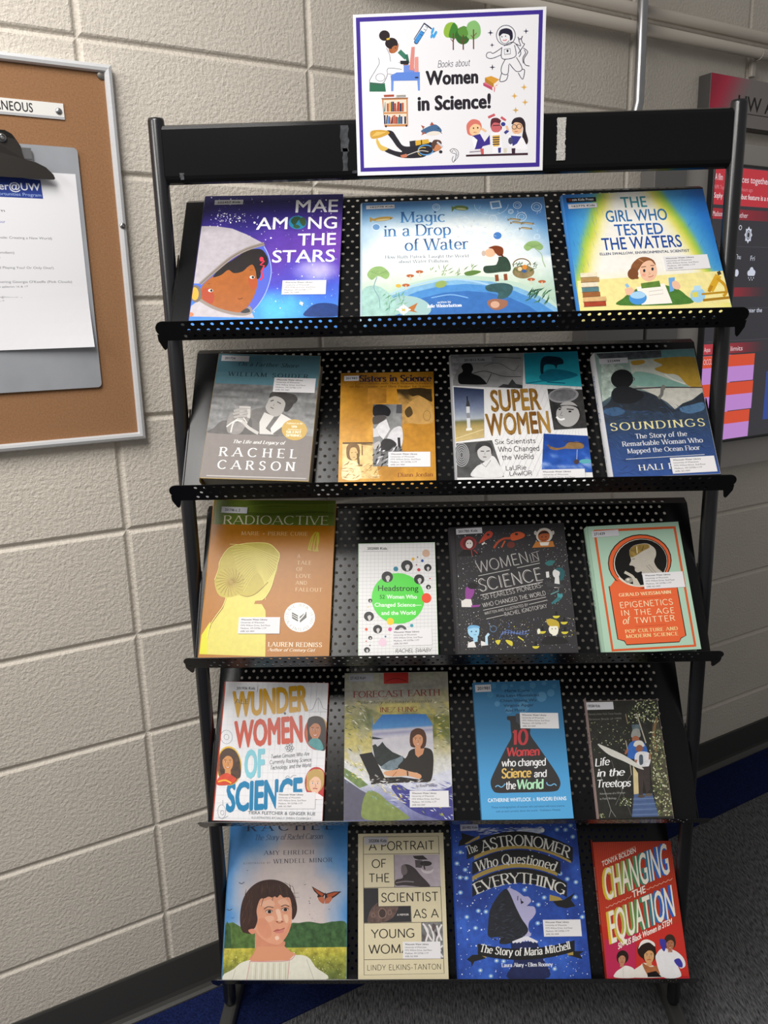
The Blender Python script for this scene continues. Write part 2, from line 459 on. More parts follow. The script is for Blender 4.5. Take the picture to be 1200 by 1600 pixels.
# ------------------------------------------------------------------ lettering: a pen-stroke alphabet for serif / script faces
GL = {
'A': (.8, "0,0 .4,1;.4,1 .8,0;.15,.34 .65,.34"), 'B': (.66, ".1,0 .1,1;.1,1 @.36,.76,.22,.24,90,-90 .1,.52;.1,.52 @.38,.26,.27,.26,90,-90 .1,0"),
'C': (.8, "@.43,.5,.4,.5,42,318"), 'D': (.8, ".1,0 .1,1;.1,1 @.35,.5,.4,.5,90,-90 .1,0"), 'E': (.6, ".1,0 .1,1;.1,1 .56,1;.1,.52 .48,.52;.1,0 .59,0"),
'F': (.56, ".1,0 .1,1;.1,1 .55,1;.1,.52 .47,.52"), 'G': (.84, "@.43,.5,.4,.5,42,320;.74,.1 .74,.43;.52,.43 .8,.43"), 'H': (.78, ".1,0 .1,1;.68,0 .68,1;.1,.52 .68,.52"),
'I': (.24, ".12,0 .12,1"), 'J': (.46, ".36,1 .36,.22 @.2,.2,.16,.2,0,-150"), 'K': (.7, ".1,0 .1,1;.1,.38 .62,1;.3,.62 .67,0"), 'L': (.56, ".1,0 .1,1;.1,0 .55,0"),
'M': (.96, ".1,0 .12,1;.12,1 .48,.05;.48,.05 .84,1;.84,1 .87,0"), 'N': (.8, ".1,0 .1,1;.1,1 .7,0;.7,0 .7,1"), 'O': (.86, "@.43,.5,.4,.5,0,360"),
'P': (.62, ".1,0 .1,1;.1,1 @.34,.75,.25,.25,90,-90 .1,.5"), 'Q': (.86, "@.43,.5,.4,.5,0,360;.5,.2 .82,-.12"), 'R': (.7, ".1,0 .1,1;.1,1 @.34,.75,.25,.25,90,-90 .1,.5;.34,.5 .67,0"),
'S': (.6, "~.53,.82 .43,.96 .29,1 .14,.93 .08,.76 .16,.6 .31,.51 .46,.41 .53,.25 .47,.08 .3,0 .15,.04 .05,.18"), 'T': (.68, ".34,0 .34,1;.03,1 .65,1"),
'U': (.78, ".1,1 .1,.3 @.39,.3,.29,.3,180,360 .68,1"), 'V': (.74, "0,1 .37,0;.37,0 .74,1"), 'W': (1.06, "0,1 .27,0;.27,0 .53,1;.53,1 .79,0;.79,0 1.06,1"),
'X': (.72, ".02,1 .7,0;.02,0 .7,1"), 'Y': (.7, "0,1 .35,.46;.35,.46 .7,1;.35,0 .35,.46"), 'Z': (.66, ".05,1 .6,1;.04,0 .6,1;.04,0 .63,0"),
'a': (.54, "~.08,.52 .14,.62 .27,.66 .4,.6 .43,.46;.43,.46 .43,0;~.43,.38 .24,.36 .1,.28 .07,.15 .14,.03 .27,0 .43,.14"), 'b': (.58, ".1,0 .1,1;@.3,.33,.24,.33,150,-150"),
'c': (.5, "@.29,.33,.25,.33,48,312"), 'd': (.6, ".5,0 .5,1;@.29,.33,.24,.33,30,330"), 'e': (.54, ".05,.36 .5,.36 @.28,.34,.23,.32,4,318"),
'f': (.36, ".15,0 .15,.8 @.31,.8,.16,.22,180,60;.02,.66 .33,.66"), 'g': (.56, "@.27,.36,.21,.3,0,360;.48,.66 .48,-.08 @.27,-.1,.21,.2,0,-150"), 'h': (.6, ".1,0 .1,1;.1,.4 @.3,.42,.2,.24,172,0 .5,0"),
'i': (.22, ".11,0 .11,.66;%.11,.9"), 'j': (.24, ".14,.66 .14,-.1 @.0,-.1,.14,.2,0,-90;%.14,.9"), 'k': (.56, ".1,0 .1,1;.1,.24 .5,.66;.25,.4 .54,0"), 'l': (.22, ".11,0 .11,1"),
'm': (.9, ".1,0 .1,.66;.1,.42 @.27,.44,.17,.22,172,0 .44,0;.44,.42 @.61,.44,.17,.22,172,0 .78,0"), 'n': (.6, ".1,0 .1,.66;.1,.4 @.3,.42,.2,.24,172,0 .5,0"), 'o': (.58, "@.29,.33,.25,.33,0,360"),
'p': (.58, ".1,-.3 .1,.66;@.3,.33,.24,.33,150,-150"), 'q': (.6, ".5,-.3 .5,.66;@.29,.33,.24,.33,30,330"), 'r': (.4, ".1,0 .1,.66;.1,.4 @.29,.43,.19,.23,172,50"),
's': (.44, "~.38,.54 .3,.64 .2,.66 .1,.6 .08,.49 .15,.4 .27,.33 .36,.24 .36,.12 .28,.02 .17,0 .05,.12"), 't': (.36, ".15,.9 .15,.18 @.28,.17,.13,.17,180,300;.0,.66 .33,.66"),
'u': (.6, ".1,.66 .1,.24 @.29,.24,.19,.24,180,345;.49,.66 .49,0"), 'v': (.54, "0,.66 .27,0;.27,0 .54,.66"), 'w': (.8, "0,.66 .2,0;.2,0 .4,.66;.4,.66 .6,0;.6,0 .8,.66"),
'x': (.54, ".02,.66 .52,0;.02,0 .52,.66"), 'y': (.54, "0,.66 .28,0;.08,-.3 .16,-.28 .54,.66"), 'z': (.5, ".04,.66 .46,.66;.03,0 .46,.66;.03,0 .48,0"),
'0': (.64, "@.32,.5,.26,.5,0,360"), '1': (.4, ".22,0 .22,1;.22,1 .05,.82"), '2': (.6, "@.3,.72,.22,.28,160,-30 .06,0;.06,0 .56,0"), '5': (.6, ".5,1 .14,1;.14,1 .1,.55 @.29,.32,.25,.32,120,-150"),
'+': (.6, ".08,.4 .52,.4;.3,.18 .3,.62"), '&': (.78, "~.74,.0 .3,.62 .2,.82 .3,1 .44,.92 .42,.74 .2,.5 .07,.26 .15,.05 .34,0 .56,.12 .7,.42"), '.': (.2, "%.1,.03"), ',': (.2, ".12,.06 .05,-.14"), '-': (.4, ".05,.36 .35,.36"), "'": (.2, ".1,1 .08,.78"),
'!': (.24, ".12,.3 .12,1;%.12,.04"), ' ': (.32, "")}

def catmull(P, n=5, closed=False):
    if len(P) < 3:
        return P
    out = []
    N = len(P)
    rng = range(N) if closed else range(N - 1)
    for i in rng:
        if closed:
            p0, p1, p2, p3 = P[i - 1], P[i], P[(i + 1) % N], P[(i + 2) % N]
        else:
            p0, p1, p2, p3 = P[max(i - 1, 0)], P[i], P[i + 1], P[min(i + 2, N - 1)]
        for k in range(n):
            t = k / n
            out.append(tuple(0.5 * (2 * p1[j] + (p2[j] - p0[j]) * t + (2 * p0[j] - 5 * p1[j] + 4 * p2[j] - p3[j]) * t * t + (3 * p1[j] - p0[j] - 3 * p2[j] + p3[j]) * t ** 3) for j in (0, 1)))
    if not closed:
        out.append(tuple(P[-1]))
    return out

def ribbon(P, wfun):
    V, n = [], len(P)
    for i, p in enumerate(P):
        a, b = P[max(i - 1, 0)], P[min(i + 1, n - 1)]
        if i == 0 and P[0] == P[-1]: a = P[-2]
        if i == n - 1 and P[0] == P[-1]: b = P[1]
        dx, dy = b[0] - a[0], b[1] - a[1]
        L = math.hypot(dx, dy) or 1
        w = wfun(dx / L, dy / L)
        V += [(p[0] - dy / L * w, p[1] + dx / L * w), (p[0] + dy / L * w, p[1] - dx / L * w)]
    return V, [(2 * i, 2 * i + 1, 2 * i + 3, 2 * i + 2) for i in range(n - 1)]

def stroke_text(s, thick, thin, serif, track):
    """pen-stroke lettering with cap height 1 -> verts, faces, x extent"""
    V, F = [], []
    x = 0.0
    d = [0]
    def add(v, f):
        b = len(V)
        V.extend((p[0] + x, p[1], d[0] % 9) for p in v)
        d[0] += 1
        F.extend(tuple(b + i for i in q) for q in f)
    for ch in s:
        wd, path = GL.get(ch, GL['-'])
        for st in path.split(';'):
            if not st:
                continue
            if st[0] == '%':
                c = tuple(map(float, st[1:].split(',')))
                r = max(thick, thin) * 1.25
                add([(c[0] + r * cos(k * pi / 5), c[1] + r * sin(k * pi / 5)) for k in range(10)], [tuple(range(10))])
                continue
            smooth = st[0] == '~'
            pts = []
            ends = [False, False]
            toks = st.lstrip('~').split()
            for i, t in enumerate(toks):
                if t[0] == '@':
                    cx, cy, rx, ry, a0, a1 = map(float, t[1:].split(','))
                    m = max(4, int(abs(a1 - a0) / 15))
                    pts += [(cx + rx * cos(radians(a0 + (a1 - a0) * k / m)), cy + ry * sin(radians(a0 + (a1 - a0) * k / m))) for k in range(m + 1)]
                else:
                    pts.append(tuple(map(float, t.split(','))))
                    if i == 0: ends[0] = True
                    if i == len(toks) - 1: ends[1] = True
            if smooth:
                pts = catmull(pts, 4)
            straight = len(pts) == 2
            def wf(dx, dy):
                a = abs(dy)
                if straight and a > 0.3 and dx * dy > 0.08:
                    return thin + (thick - thin) * 0.15
                if straight and a > 0.3:
                    return thick
                return thin + (thick - thin) * a
            v, f = ribbon(pts, wf)
            add(v, f)
            if serif and not smooth:
                for e, (p, q) in ((0, (pts[0], pts[1])), (1, (pts[-1], pts[-2]))):
                    if not ends[e]: continue
                    dx, dy = q[0] - p[0], q[1] - p[1]
                    if abs(dy) > abs(dx) * 0.9 and min(abs(p[1] - y) for y in (0, 1, .66, -.3)) < .01:
                        hw = thick + serif
                        l = r = hw
                        if p[1] == .66 or (p[1] == 1 and ch in 'bdhkl'): r = thick
                        t2 = thin * 1.1
                        y0 = p[1] if p[1] in (0, -.3) else p[1] - 2 * t2
                        add([(p[0] - l, y0), (p[0] + r, y0), (p[0] + r, y0 + 2 * t2), (p[0] - l, y0 + 2 * t2)], [(0, 1, 2, 3)])
                    elif abs(dx) > abs(dy) * 3 and ch in 'EFLTZz':
                        if abs(p[0]) > .45 or (ch in 'TZz' and p[0] < .06):
                            s_ = -1 if p[1] > .5 else 1
                            add([(p[0] - thin, p[1] - s_ * thin), (p[0] + thin, p[1] - s_ * thin), (p[0] + thin, p[1] + s_ * (serif + thin)), (p[0] - thin, p[1] + s_ * (serif + thin))], [(0, 1, 2, 3)])
        x += wd + track
    return V, F

_sans = {}
def sans_text(s, bold, track):
    key = (s, bold, track)
    if key not in _sans:
        c = bpy.data.curves.new('lettering', 'FONT')
        c.body = s
        c.resolution_u = 3
        c.space_character = 1 + track
        o = bpy.data.objects.new('lettering', c)
        me = o.to_mesh()
        V = [(v.co.x / 0.682, v.co.y / 0.682) for v in me.vertices]
        F = [tuple(p.vertices) for p in me.polygons]
        if bold > 0:      # heavier weight: overprinted copies
            n0, F0, V0 = len(V), F, V
            V, F = [], []
            for k, (dx, dy) in enumerate(((0, 0), (1, 0), (-1, 0), (0, .7), (0, -.7), (.7, .5), (-.7, -.5), (.7, -.5), (-.7, .5))):
                V += [(x + dx * bold * 1.3, y + dy * bold * 1.3, k) for x, y in V0]
                F += [tuple(i + k * n0 for i in f) for f in F0]
        o.to_mesh_clear()
        bpy.data.objects.remove(o)
        bpy.data.curves.remove(c)
        _sans[key] = (V, F)
    return _sans[key]

FACES = {  # thick, thin, serif, track for the pen alphabet
    'serif': (.068, .026, .07, .07), 'serifb': (.1, .036, .07, .08), 'serifl': (.045, .022, .05, .12), 'slab': (.07, .05, .08, .08),
    'hand': (.045, .045, 0, .06), 'script': (.07, .04, 0, -.01), 'brush': (.1, .06, 0, .02), 'line': (.035, .035, 0, .1), 'light': (.05, .05, 0, .14)}

class Art:
    """flat printed art; sketch coordinates are the four sketch corners (tl, tr, br, bl) of the cover"""
    STEP = 0.00002
    def __init__(s, w, h, quad, vb=0.0):
        s.w, s.h = w, h
        s.V, s.F, s.C, s.B = [], [], [], []
        s.k = 0
        dst = [(0, h), (w, h), (w, vb), (0, vb)]
        A = []
        for (x, y), (u, v) in zip(quad, dst):
            A.append([x, y, 1, 0, 0, 0, -u * x, -u * y, u])
            A.append([0, 0, 0, x, y, 1, -v * x, -v * y, v])
        n = 8
        for i in range(n):
            p = max(range(i, n), key=lambda r: abs(A[r][i]))
            A[i], A[p] = A[p], A[i]
            for r in range(n):
                if r != i:
                    f = A[r][i] / A[i][i]
                    A[r] = [a - f * b for a, b in zip(A[r], A[i])]
        s.H = [A[i][8] / A[i][i] for i in range(n)]
    def P(s, p):
        H = s.H
        d = H[6] * p[0] + H[7] * p[1] + 1
        return ((H[0] * p[0] + H[1] * p[1] + H[2]) / d, (H[3] * p[0] + H[4] * p[1] + H[5]) / d)
    def _add(s, V, F, col, tex=0.0):
        b = len(s.V)
        e = 0.0003
        us = [min(max(p[0], e), s.w - e) for p in V]; vs = [min(max(p[1], e), s.h - e) for p in V]
        bb = (min(us), max(us), min(vs), max(vs))
        lv = 0     # ink film number: only as high as what it overprints
        for q, l in s.B:
            if l >= lv and q[0] <= bb[1] and bb[0] <= q[1] and q[2] <= bb[3] and bb[2] <= q[3]:
                lv = l + 1
        s.B.append((bb, lv))
        s.V += [(u, v, lv + (p[2] * .11 if len(p) > 2 else 0)) for u, v, p in zip(us, vs, V)]
        s.k = max(s.k, lv + 1)
        s.F += [tuple(b + i for i in f) for f in F]
        if isinstance(col, list):
            s.C += [(*lin(c), tex) for c in col]
        else:
            s.C += [(*lin(col), tex)] * len(V)
    def fill(s, col, tex=0.0):
        s._add([(0, 0), (s.w, 0), (s.w, s.h), (0, s.h)], [(0, 1, 2, 3)], col, tex)
        return s
    def grad(s, fn, n=20, m=26, tex=0.0):
        """whole-cover colour field, fn(fx, fy from the top) -> hex or rgb"""
        V = [(s.w * i / n, s.h * (1 - j / m)) for j in range(m + 1) for i in range(n + 1)]
        F = [(j * (n + 1) + i, (j + 1) * (n + 1) + i, (j + 1) * (n + 1) + i + 1, j * (n + 1) + i + 1) for j in range(m) for i in range(n)]
        s._add(V, F, [fn(i / n, j / m) for j in range(m + 1) for i in range(n + 1)], tex)
        return s
    def patch(s, quad, fn, n=14, m=14, tex=0.0):
        """colour field on a sketch quad tl, tr, br, bl"""
        q = [s.P(p) for p in quad]
        V, C = [], []
        for j in range(m + 1):
            for i in range(n + 1):
                a, b = i / n, j / m
                V.append(tuple((q[0][k] * (1 - a) + q[1][k] * a) * (1 - b) + (q[3][k] * (1 - a) + q[2][k] * a) * b for k in (0, 1)))
                C.append(fn(a, b))
        F = [(j * (n + 1) + i, (j + 1) * (n + 1) + i, (j + 1) * (n + 1) + i + 1, j * (n + 1) + i + 1) for j in range(m) for i in range(n)]
        s._add(V, F, C, tex)
        return s
    def poly(s, pts, col, tex=0.0, smooth=False):
        if isinstance(pts, str):
            f = [float(v) for v in pts.replace(',', ' ').split()]
            pts = list(zip(f[::2], f[1::2]))
        if smooth:
            pts = catmull(pts, 5, True)
        s._add([s.P(p) for p in pts], [tuple(range(len(pts)))], col, tex)
        return s
    def blob(s, pts, col, tex=0.0):
        return s.poly(pts, col, tex, True)
    def ell(s, cx, cy, rx, ry, col, rot=0, tex=0.0, n=28, a0=0, a1=360):
        r = radians(rot)
        full = a1 - a0 >= 360
        m = n if full else n + 1
        pts = []
        for k in range(m):
            a = radians(a0 + (a1 - a0) * k / n)
            x, y = rx * cos(a), -ry * sin(a)
            pts.append((cx + x * cos(r) - y * sin(r), cy + x * sin(r) + y * cos(r)))
        return s.poly(pts, col, tex)
    def ring(s, cx, cy, rx, ry, w, col, a0=0, a1=360, n=32, rot=0):
        r = radians(rot)
        pts = []
        for k in range(n + 1):
            a = radians(a0 + (a1 - a0) * k / n)
            x, y = rx * cos(a), -ry * sin(a)
            pts.append((cx + x * cos(r) - y * sin(r), cy + x * sin(r) + y * cos(r)))
        return s.line(pts, w, col)
    def line(s, pts, w, col, smooth=False, tex=0.0):
        if isinstance(pts, str):
            f = [float(v) for v in pts.replace(',', ' ').split()]
            pts = list(zip(f[::2], f[1::2]))
        if smooth:
            pts = catmull(pts, 5)
        v, f = ribbon([tuple(p) for p in pts], lambda a, b: w / 2)
        s._add([s.P(p) for p in v], f, col, tex)
        return s
    def dots(s, x0, y0, x1, y1, n, r0, r1, cols, seed=1, clip=None):
        rnd = random.Random(seed)
        V, F, C = [], [], []
        for _ in range(n):
            x, y = rnd.uniform(x0, x1), rnd.uniform(y0, y1)
            if clip and not clip(x, y):
                rnd.random(); continue
            r = r0 + (r1 - r0) * rnd.random() ** 3
            b = len(V)
            V += [s.P((x + r * cos(k * pi / 3), y + r * sin(k * pi / 3))) for k in range(6)]
            F.append(tuple(range(b, b + 6)))
            C += [rnd.choice(cols)] * 6
        if V:
            s._add(V, F, C)
        return s
    def strokes(s, x0, y0, x1, y1, n, L, w, ang, cols, seed=1, jit=8, clip=None):
        rnd = random.Random(seed)
        V, F, C = [], [], []
        for _ in range(n):
            x, y = rnd.uniform(x0, x1), rnd.uniform(y0, y1)
            if clip and not clip(x, y): continue
            a = radians((ang(x, y) if callable(ang) else ang) + rnd.uniform(-jit, jit)); l = L * rnd.uniform(.4, 1)
            dx, dy = cos(a) * l / 2, -sin(a) * l / 2
            ox, oy = sin(a) * w / 2, cos(a) * w / 2
            b = len(V)
            V += [s.P(p) for p in ((x - dx, y - dy), (x + ox, y + oy), (x + dx, y + dy), (x - ox, y - oy))]
            F.append((b, b + 1, b + 2, b + 3)); C += [rnd.choice(cols)] * 4
        if V: s._add(V, F, C)
        return s
    def text(s, t, p0, p1, h, col, face='sans', bold=0.0, track=0.0, slant=0.0, arc=0.0, upright=False, col2=None, wt=None):
        """lettering whose ink runs from p0 to p1 along the baseline, cap height h; arc lifts the middle"""
        if face == 'sans':
            V, F = sans_text(t, bold, track)
        else:
            a = FACES[face]
            k = wt or 1.0
            V, F = stroke_text(t, a[0] * k + bold, a[1] * k + bold, a[2], a[3] + track)
        if not V:
            return s
        if slant:
            V = [(p[0] + p[1] * slant, *p[1:]) for p in V]
        x0 = min(v[0] for v in V); x1 = max(v[0] for v in V)
        a, b = s.P(p0), s.P(p1)
        bx, by = b[0] - a[0], b[1] - a[1]
        L = math.hypot(bx, by)
        c, d = s.P(p0), s.P((p0[0], p0[1] - h))
        hv = math.hypot(c[0] - d[0], c[1] - d[1])
        nx, ny = (0.0, 1.0) if upright else (-by / L, bx / L)
        al = hv / h * arc
        out, cc = [], []
        for x, y, *z in V:
            f = (x - x0) / (x1 - x0)
            lift = 4 * f * (1 - f) * al
            sl = 4 * (1 - 2 * f) * al / L
            mx, my = nx, ny
            if arc and not upright:
                k = math.hypot(1, sl)
                mx, my = (nx - sl * bx / L) / k, (ny - sl * by / L) / k
            out.append((a[0] + bx * f + mx * y * hv + nx * lift, a[1] + by * f + my * y * hv + ny * lift, *z))
            if callable(col):
                cc.append(col(f))
            elif col2:
                A, B = (col, col2)
                g = min(max(1 - y, 0), 1)
                ra, rb = (tuple(int(q.lstrip('#')[i:i + 2], 16) for i in (0, 2, 4)) for q in (A, B))
                cc.append('#%02x%02x%02x' % tuple(int(m + (n_ - m) * g) for m, n_ in zip(ra, rb)))
        s._add(out, F, cc if cc else col)
        return s
    def around(s, t, cx, cy, rx, ry, a0, a1, h, col, inward=False, face='sans', bold=0.0):
        """letters set one by one round an ellipse, from angle a0 to a1 (degrees, anticlockwise from +x)"""
        n = len(t)
        for i, ch in enumerate(t):
            if ch == ' ': continue
            a = radians(a0 + (a1 - a0) * i / max(n - 1, 1))
            x, y = cx + rx * cos(a), cy - ry * sin(a)
            d = -1 if a1 < a0 else 1
            tx, ty = -sin(a) * d, -cos(a) * d
            w = h * (.18 if ch == 'I' else .42)
            s.text(ch, (x - tx * w, y - ty * w), (x + tx * w, y + ty * w), h, col, face, bold)
        return s
    def band(s, p0, p1, arc, up, dn, col, n=18):
        """curved ribbon along an arched chord"""
        T, B = [], []
        for k in range(n + 1):
            f = k / n
            x = p0[0] + (p1[0] - p0[0]) * f
            y = p0[1] + (p1[1] - p0[1]) * f - 4 * f * (1 - f) * arc
            T.append((x, y - up)); B.append((x, y + dn))
        V = [s.P(p) for p in T + B]
        s._add(V, [(k, k + 1, n + 2 + k, n + 1 + k) for k in range(n)], col)
        return s
    def face(s, cx, cy, rx, ry, skin, hair, long=0.0, eyes='#1c1716', lips=None, smile=True):
        """small printed portrait: hair, face, brows, eyes, nose, mouth"""
        s.ell(cx, cy - ry * .18, rx * 1.28, ry * 1.12, hair)
        if long:
            s.blob([(cx - rx * 1.25, cy - ry * .3), (cx + rx * 1.25, cy - ry * .3), (cx + rx * 1.35, cy + ry * (.6 + long)), (cx, cy + ry * (.3 + long)), (cx - rx * 1.35, cy + ry * (.6 + long))], hair)
        s.poly([(cx - rx * .42, cy + ry * .5), (cx + rx * .42, cy + ry * .5), (cx + rx * .5, cy + ry * 1.35), (cx - rx * .5, cy + ry * 1.35)], skin)
        s.ell(cx, cy + ry * .1, rx * .88, ry * .92, skin)
        s.blob([(cx - rx * .95, cy - ry * .1), (cx - rx * .6, cy - ry * .75), (cx + rx * .1, cy - ry * .95), (cx + rx * .8, cy - ry * .65), (cx + rx * .95, cy - ry * .1), (cx + rx * .5, cy - ry * .5), (cx - rx * .2, cy - ry * .55)], hair)
        for k in (-1, 1):
            s.line([(cx + k * rx * .2, cy - ry * .13), (cx + k * rx * .58, cy - ry * .15)], ry * .06, hair)
            s.ell(cx + k * rx * .37, cy + ry * .05, rx * .13, ry * .07, '#e8e2da', n=10)
            s.ell(cx + k * rx * .37, cy + ry * .05, rx * .08, ry * .075, eyes, n=8)
        s.line([(cx + rx * .02, cy + ry * .1), (cx + rx * .12, cy + ry * .36), (cx - rx * .06, cy + ry * .4)], ry * .045, mix(skin, '#301510', .45))
        lips = lips or mix(skin, '#8a2a22', .55)
        d = ry * .1 if smile else -ry * .03
        s.line([(cx - rx * .34, cy + ry * .57), (cx, cy + ry * .57 + d), (cx + rx * .34, cy + ry * .57)], ry * .11, lips, True)
        if smile:
            s.line([(cx - rx * .24, cy + ry * .575), (cx, cy + ry * .57 + d * .8), (cx + rx * .24, cy + ry * .575)], ry * .05, '#ece6de', True)
        return s
    def emit_to(s, verts, faces, cols, place):
        """append to mesh lists; place(u, v, height) -> xyz"""
        b = len(verts)
        verts += [place(u, v, 0.00004 + k * s.STEP) for u, v, k in s.V]
        faces += [tuple(b + i for i in f) for f in s.F]
        cols += s.C

def mix(a, b, t):
    t = min(max(t, 0), 1)
    A = tuple(int(a.lstrip('#')[i:i + 2], 16) for i in (0, 2, 4)); B = tuple(int(b.lstrip('#')[i:i + 2], 16) for i in (0, 2, 4))
    return '#%02x%02x%02x' % tuple(int(x + (y - x) * t) for x, y in zip(A, B))
def ramp(stops, t):
    for (t0, c0), (t1, c1) in zip(stops, stops[1:]):
        if t <= t1:
            return mix(c0, c1, (t - t0) / (t1 - t0) if t1 > t0 else 1)
    return stops[-1][1]
def vnoise(seed, f=4.0):
    rnd = random.Random(seed)
    g = [[rnd.random() for _ in range(33)] for _ in range(33)]
    def fn(x, y, k=1.0):
        def one(x, y):
            x, y = abs(x) % 31, abs(y) % 31
            i, j = int(x), int(y)
            a, b = x - i, y - j
            a, b = a * a * (3 - 2 * a), b * b * (3 - 2 * b)
            return (g[j][i] * (1 - a) + g[j][i + 1] * a) * (1 - b) + (g[j + 1][i] * (1 - a) + g[j + 1][i + 1] * a) * b
        return (one(x * f, y * f * k) + 0.5 * one(x * f * 2.1 + 3, y * f * k * 2.1 + 7) + 0.25 * one(x * f * 4.3 + 9, y * f * k * 4.3 + 1)) / 1.75
    return fn

def art_object(name, art, m, place, parent=None, base=None, base_col='#ffffff'):
    """one mesh: an optional solid (verts, faces) below, the printed art on its face"""
    V, F, C = [], [], []
    if base:
        V += base[0]; F += base[1]
        C += [(*lin(base_col), 0.0)] * len(base[0])
    if art:
        art.emit_to(V, F, C, place)
    me = bpy.data.meshes.new(name)
    me.from_pydata(V, [], F)
    ca = me.color_attributes.new('Col', 'FLOAT_COLOR', 'POINT')
    flat = [x for c in C for x in c]
    ca.data.foreach_set('color', flat)
    me.update()
    return link(name, me, parent, m)

def slab(a, b):
    (x0, y0, z0), (x1, y1, z1) = a, b
    V = [(x0, y0, z0), (x1, y0, z0), (x1, y1, z0), (x0, y1, z0), (x0, y0, z1), (x1, y0, z1), (x1, y1, z1), (x0, y1, z1)]
    return V, [(0, 3, 2, 1), (4, 5, 6, 7), (0, 1, 5, 4), (1, 2, 6, 5), (2, 3, 7, 6), (3, 0, 4, 7)]

# ------------------------------------------------------------------ books
_label_me = None
def library_label(parent, u, v, w, y, rot=0.0, h=None):
    """white address sticker of the library, five lines"""
    h = h or w * 0.40
    A = Art(w, h, [(0, 0), (420, 0), (420, 170), (0, 170)])
    A.fill('#e2e0e2')
    for i, (t, x1, b) in enumerate((("Wisconsin Water Library", 290, .02), ("University of Wisconsin", 262, 0), ("1975 Willow Drive, 2nd Floor", 325, 0), ("Madison, WI 53706-1177", 285, 0), ("(608) 262-3069", 165, 0))):
        A.text(t, (24, 33 + i * 30), (x1, 33 + i * 30), 16, '#1d1d22', bold=b)
    o = art_object('library_label', A, M_PAPER, lambda a, b, k: (a, -0.0004 - k, b), parent, slab((0, -0.0004, 0), (w, 0, h)), '#e2e0e2')
    o.location = (u, y, v)
    o.rotation_euler = (0, rot, 0)
    o['label'] = 'white address sticker with five lines of small type'
def call_sticker(parent, t, u, v, w, h, y, rot=0.0, x0=.1, x1=.9, hh=.42, col='#d0cfd4'):
    A = Art(w, h, [(0, 0), (1000, 0), (1000, 1000 * h / w), (0, 1000 * h / w)])
    A.fill(col)
    A.text(t, (1000 * x0, 1000 * h / w * (.5 + hh / 2)), (1000 * x1, 1000 * h / w * (.5 + hh / 2)), 1000 * h / w * hh, '#1b1b1f', bold=.02)
    o = art_object('call_number_sticker', A, M_PAPER, lambda a, b, k: (a, -0.0003 - k, b), parent, slab((0, -0.0003, 0), (w, 0, h)), col)
    o.location = (u, y, v)
    o.rotation_euler = (0, rot, 0)
    o['label'] = 'small pale call number sticker'

BOOK_GROUP = 'library books faced out on the tilted shelves'
def book(label, shelf, u, rot, W, H, T, base, hard, art, spine_col, back_col, stickers, m=None, spine_art=None):
    """stickers: ('lib', p0(bl sketch), p1(br sketch)) or ('call', text, height fraction, p0, p1, text x0, x1, height, colour)"""
    m = m or M_GLOSS
    sy, sz, th = SHELVES[shelf]
    if shelf == 3:
        base -= 0.006
    nb = 0.0008 + T * math.tan(LIP_A - LIP_DROP[shelf])
    d = nb - base
    base, H = nb, H - d
    art.V = [(p[0], max(p[1] - d, 0.0003), p[2]) for p in art.V]
    R = Matrix.Rotation(-th, 4, 'X')
    Mx = Matrix.Translation((0, sy, sz)) @ R @ Matrix.Translation((u, -0.0003, base + 0.0003 + abs(math.tan(rot)) * W / 2)) @ Matrix.Rotation(rot, 4, 'Y')
    root = bpy.data.objects.new('book', None)
    COL.objects.link(root)
    root.empty_display_size = 0.03
    root.matrix_world = Mx
    tag(root, label, 'book', BOOK_GROUP)
    h = W / 2
    ct = 0.0024 if hard else 0.0005
    ov = 0.0030 if hard else 0.0
    yf = -T
    fb = slab((-h, yf, 0), (h, yf + ct, H))
    front = art_object('front_cover', art, m, lambda a, b, k: (a - h, yf - k, b), root, fb, spine_col)
    MB().box((-h, -ct, 0), (h, 0, H)).build('back_cover', mat('back_board', back_col, 0.4), root)
    MB().box((-h + ct + 0.0002, yf + ct, ov), (h - ov, -ct, H - ov)).build('page_block', M_PAGES, root)
    # spine: gently rounded on hardcovers, flat on paperbacks
    n = 8
    bul = min(0.25 * T, 0.0035) if hard else 0.0004
    V, F = [], []
    for z in (0, H):
        for k in range(n + 1):
            a = k / n
            V.append((-h - bul * sin(pi * a) - 0.0001, yf + T * a, z))
        for k in range(n + 1):
            a = 1 - k / n
            V.append((-h - bul * sin(pi * a) + ct, yf + T * a, z))
    q = 2 * n + 2
    for k in range(q):
        F.append((k, (k + 1) % q, q + (k + 1) % q, q + k))
    F += [tuple(range(q))[::-1], tuple(range(q, 2 * q))]
    art_object('spine', spine_art, m, lambda a, b, k: (-h - 0.0002 - bul * sin(pi * a / T) - k, yf + (T - a), b), root, (V, F), spine_col)
    for st in stickers:
        i = 1 if st[0] == 'lib' else 3
        a, b = art.P(st[i]), art.P(st[i + 1])
        w = math.hypot(b[0] - a[0], b[1] - a[1]); r = -math.atan2(b[1] - a[1], b[0] - a[0])
        y = yf - 0.00006 - art.k * art.STEP
        if st[0] == 'lib':
            library_label(root, a[0] - h, max(a[1] - d, 0.0005), w, y, r)
        else:
            call_sticker(root, st[1], a[0] - h, a[1] - d, w, w * st[2], y, r, *st[5:])
    return root

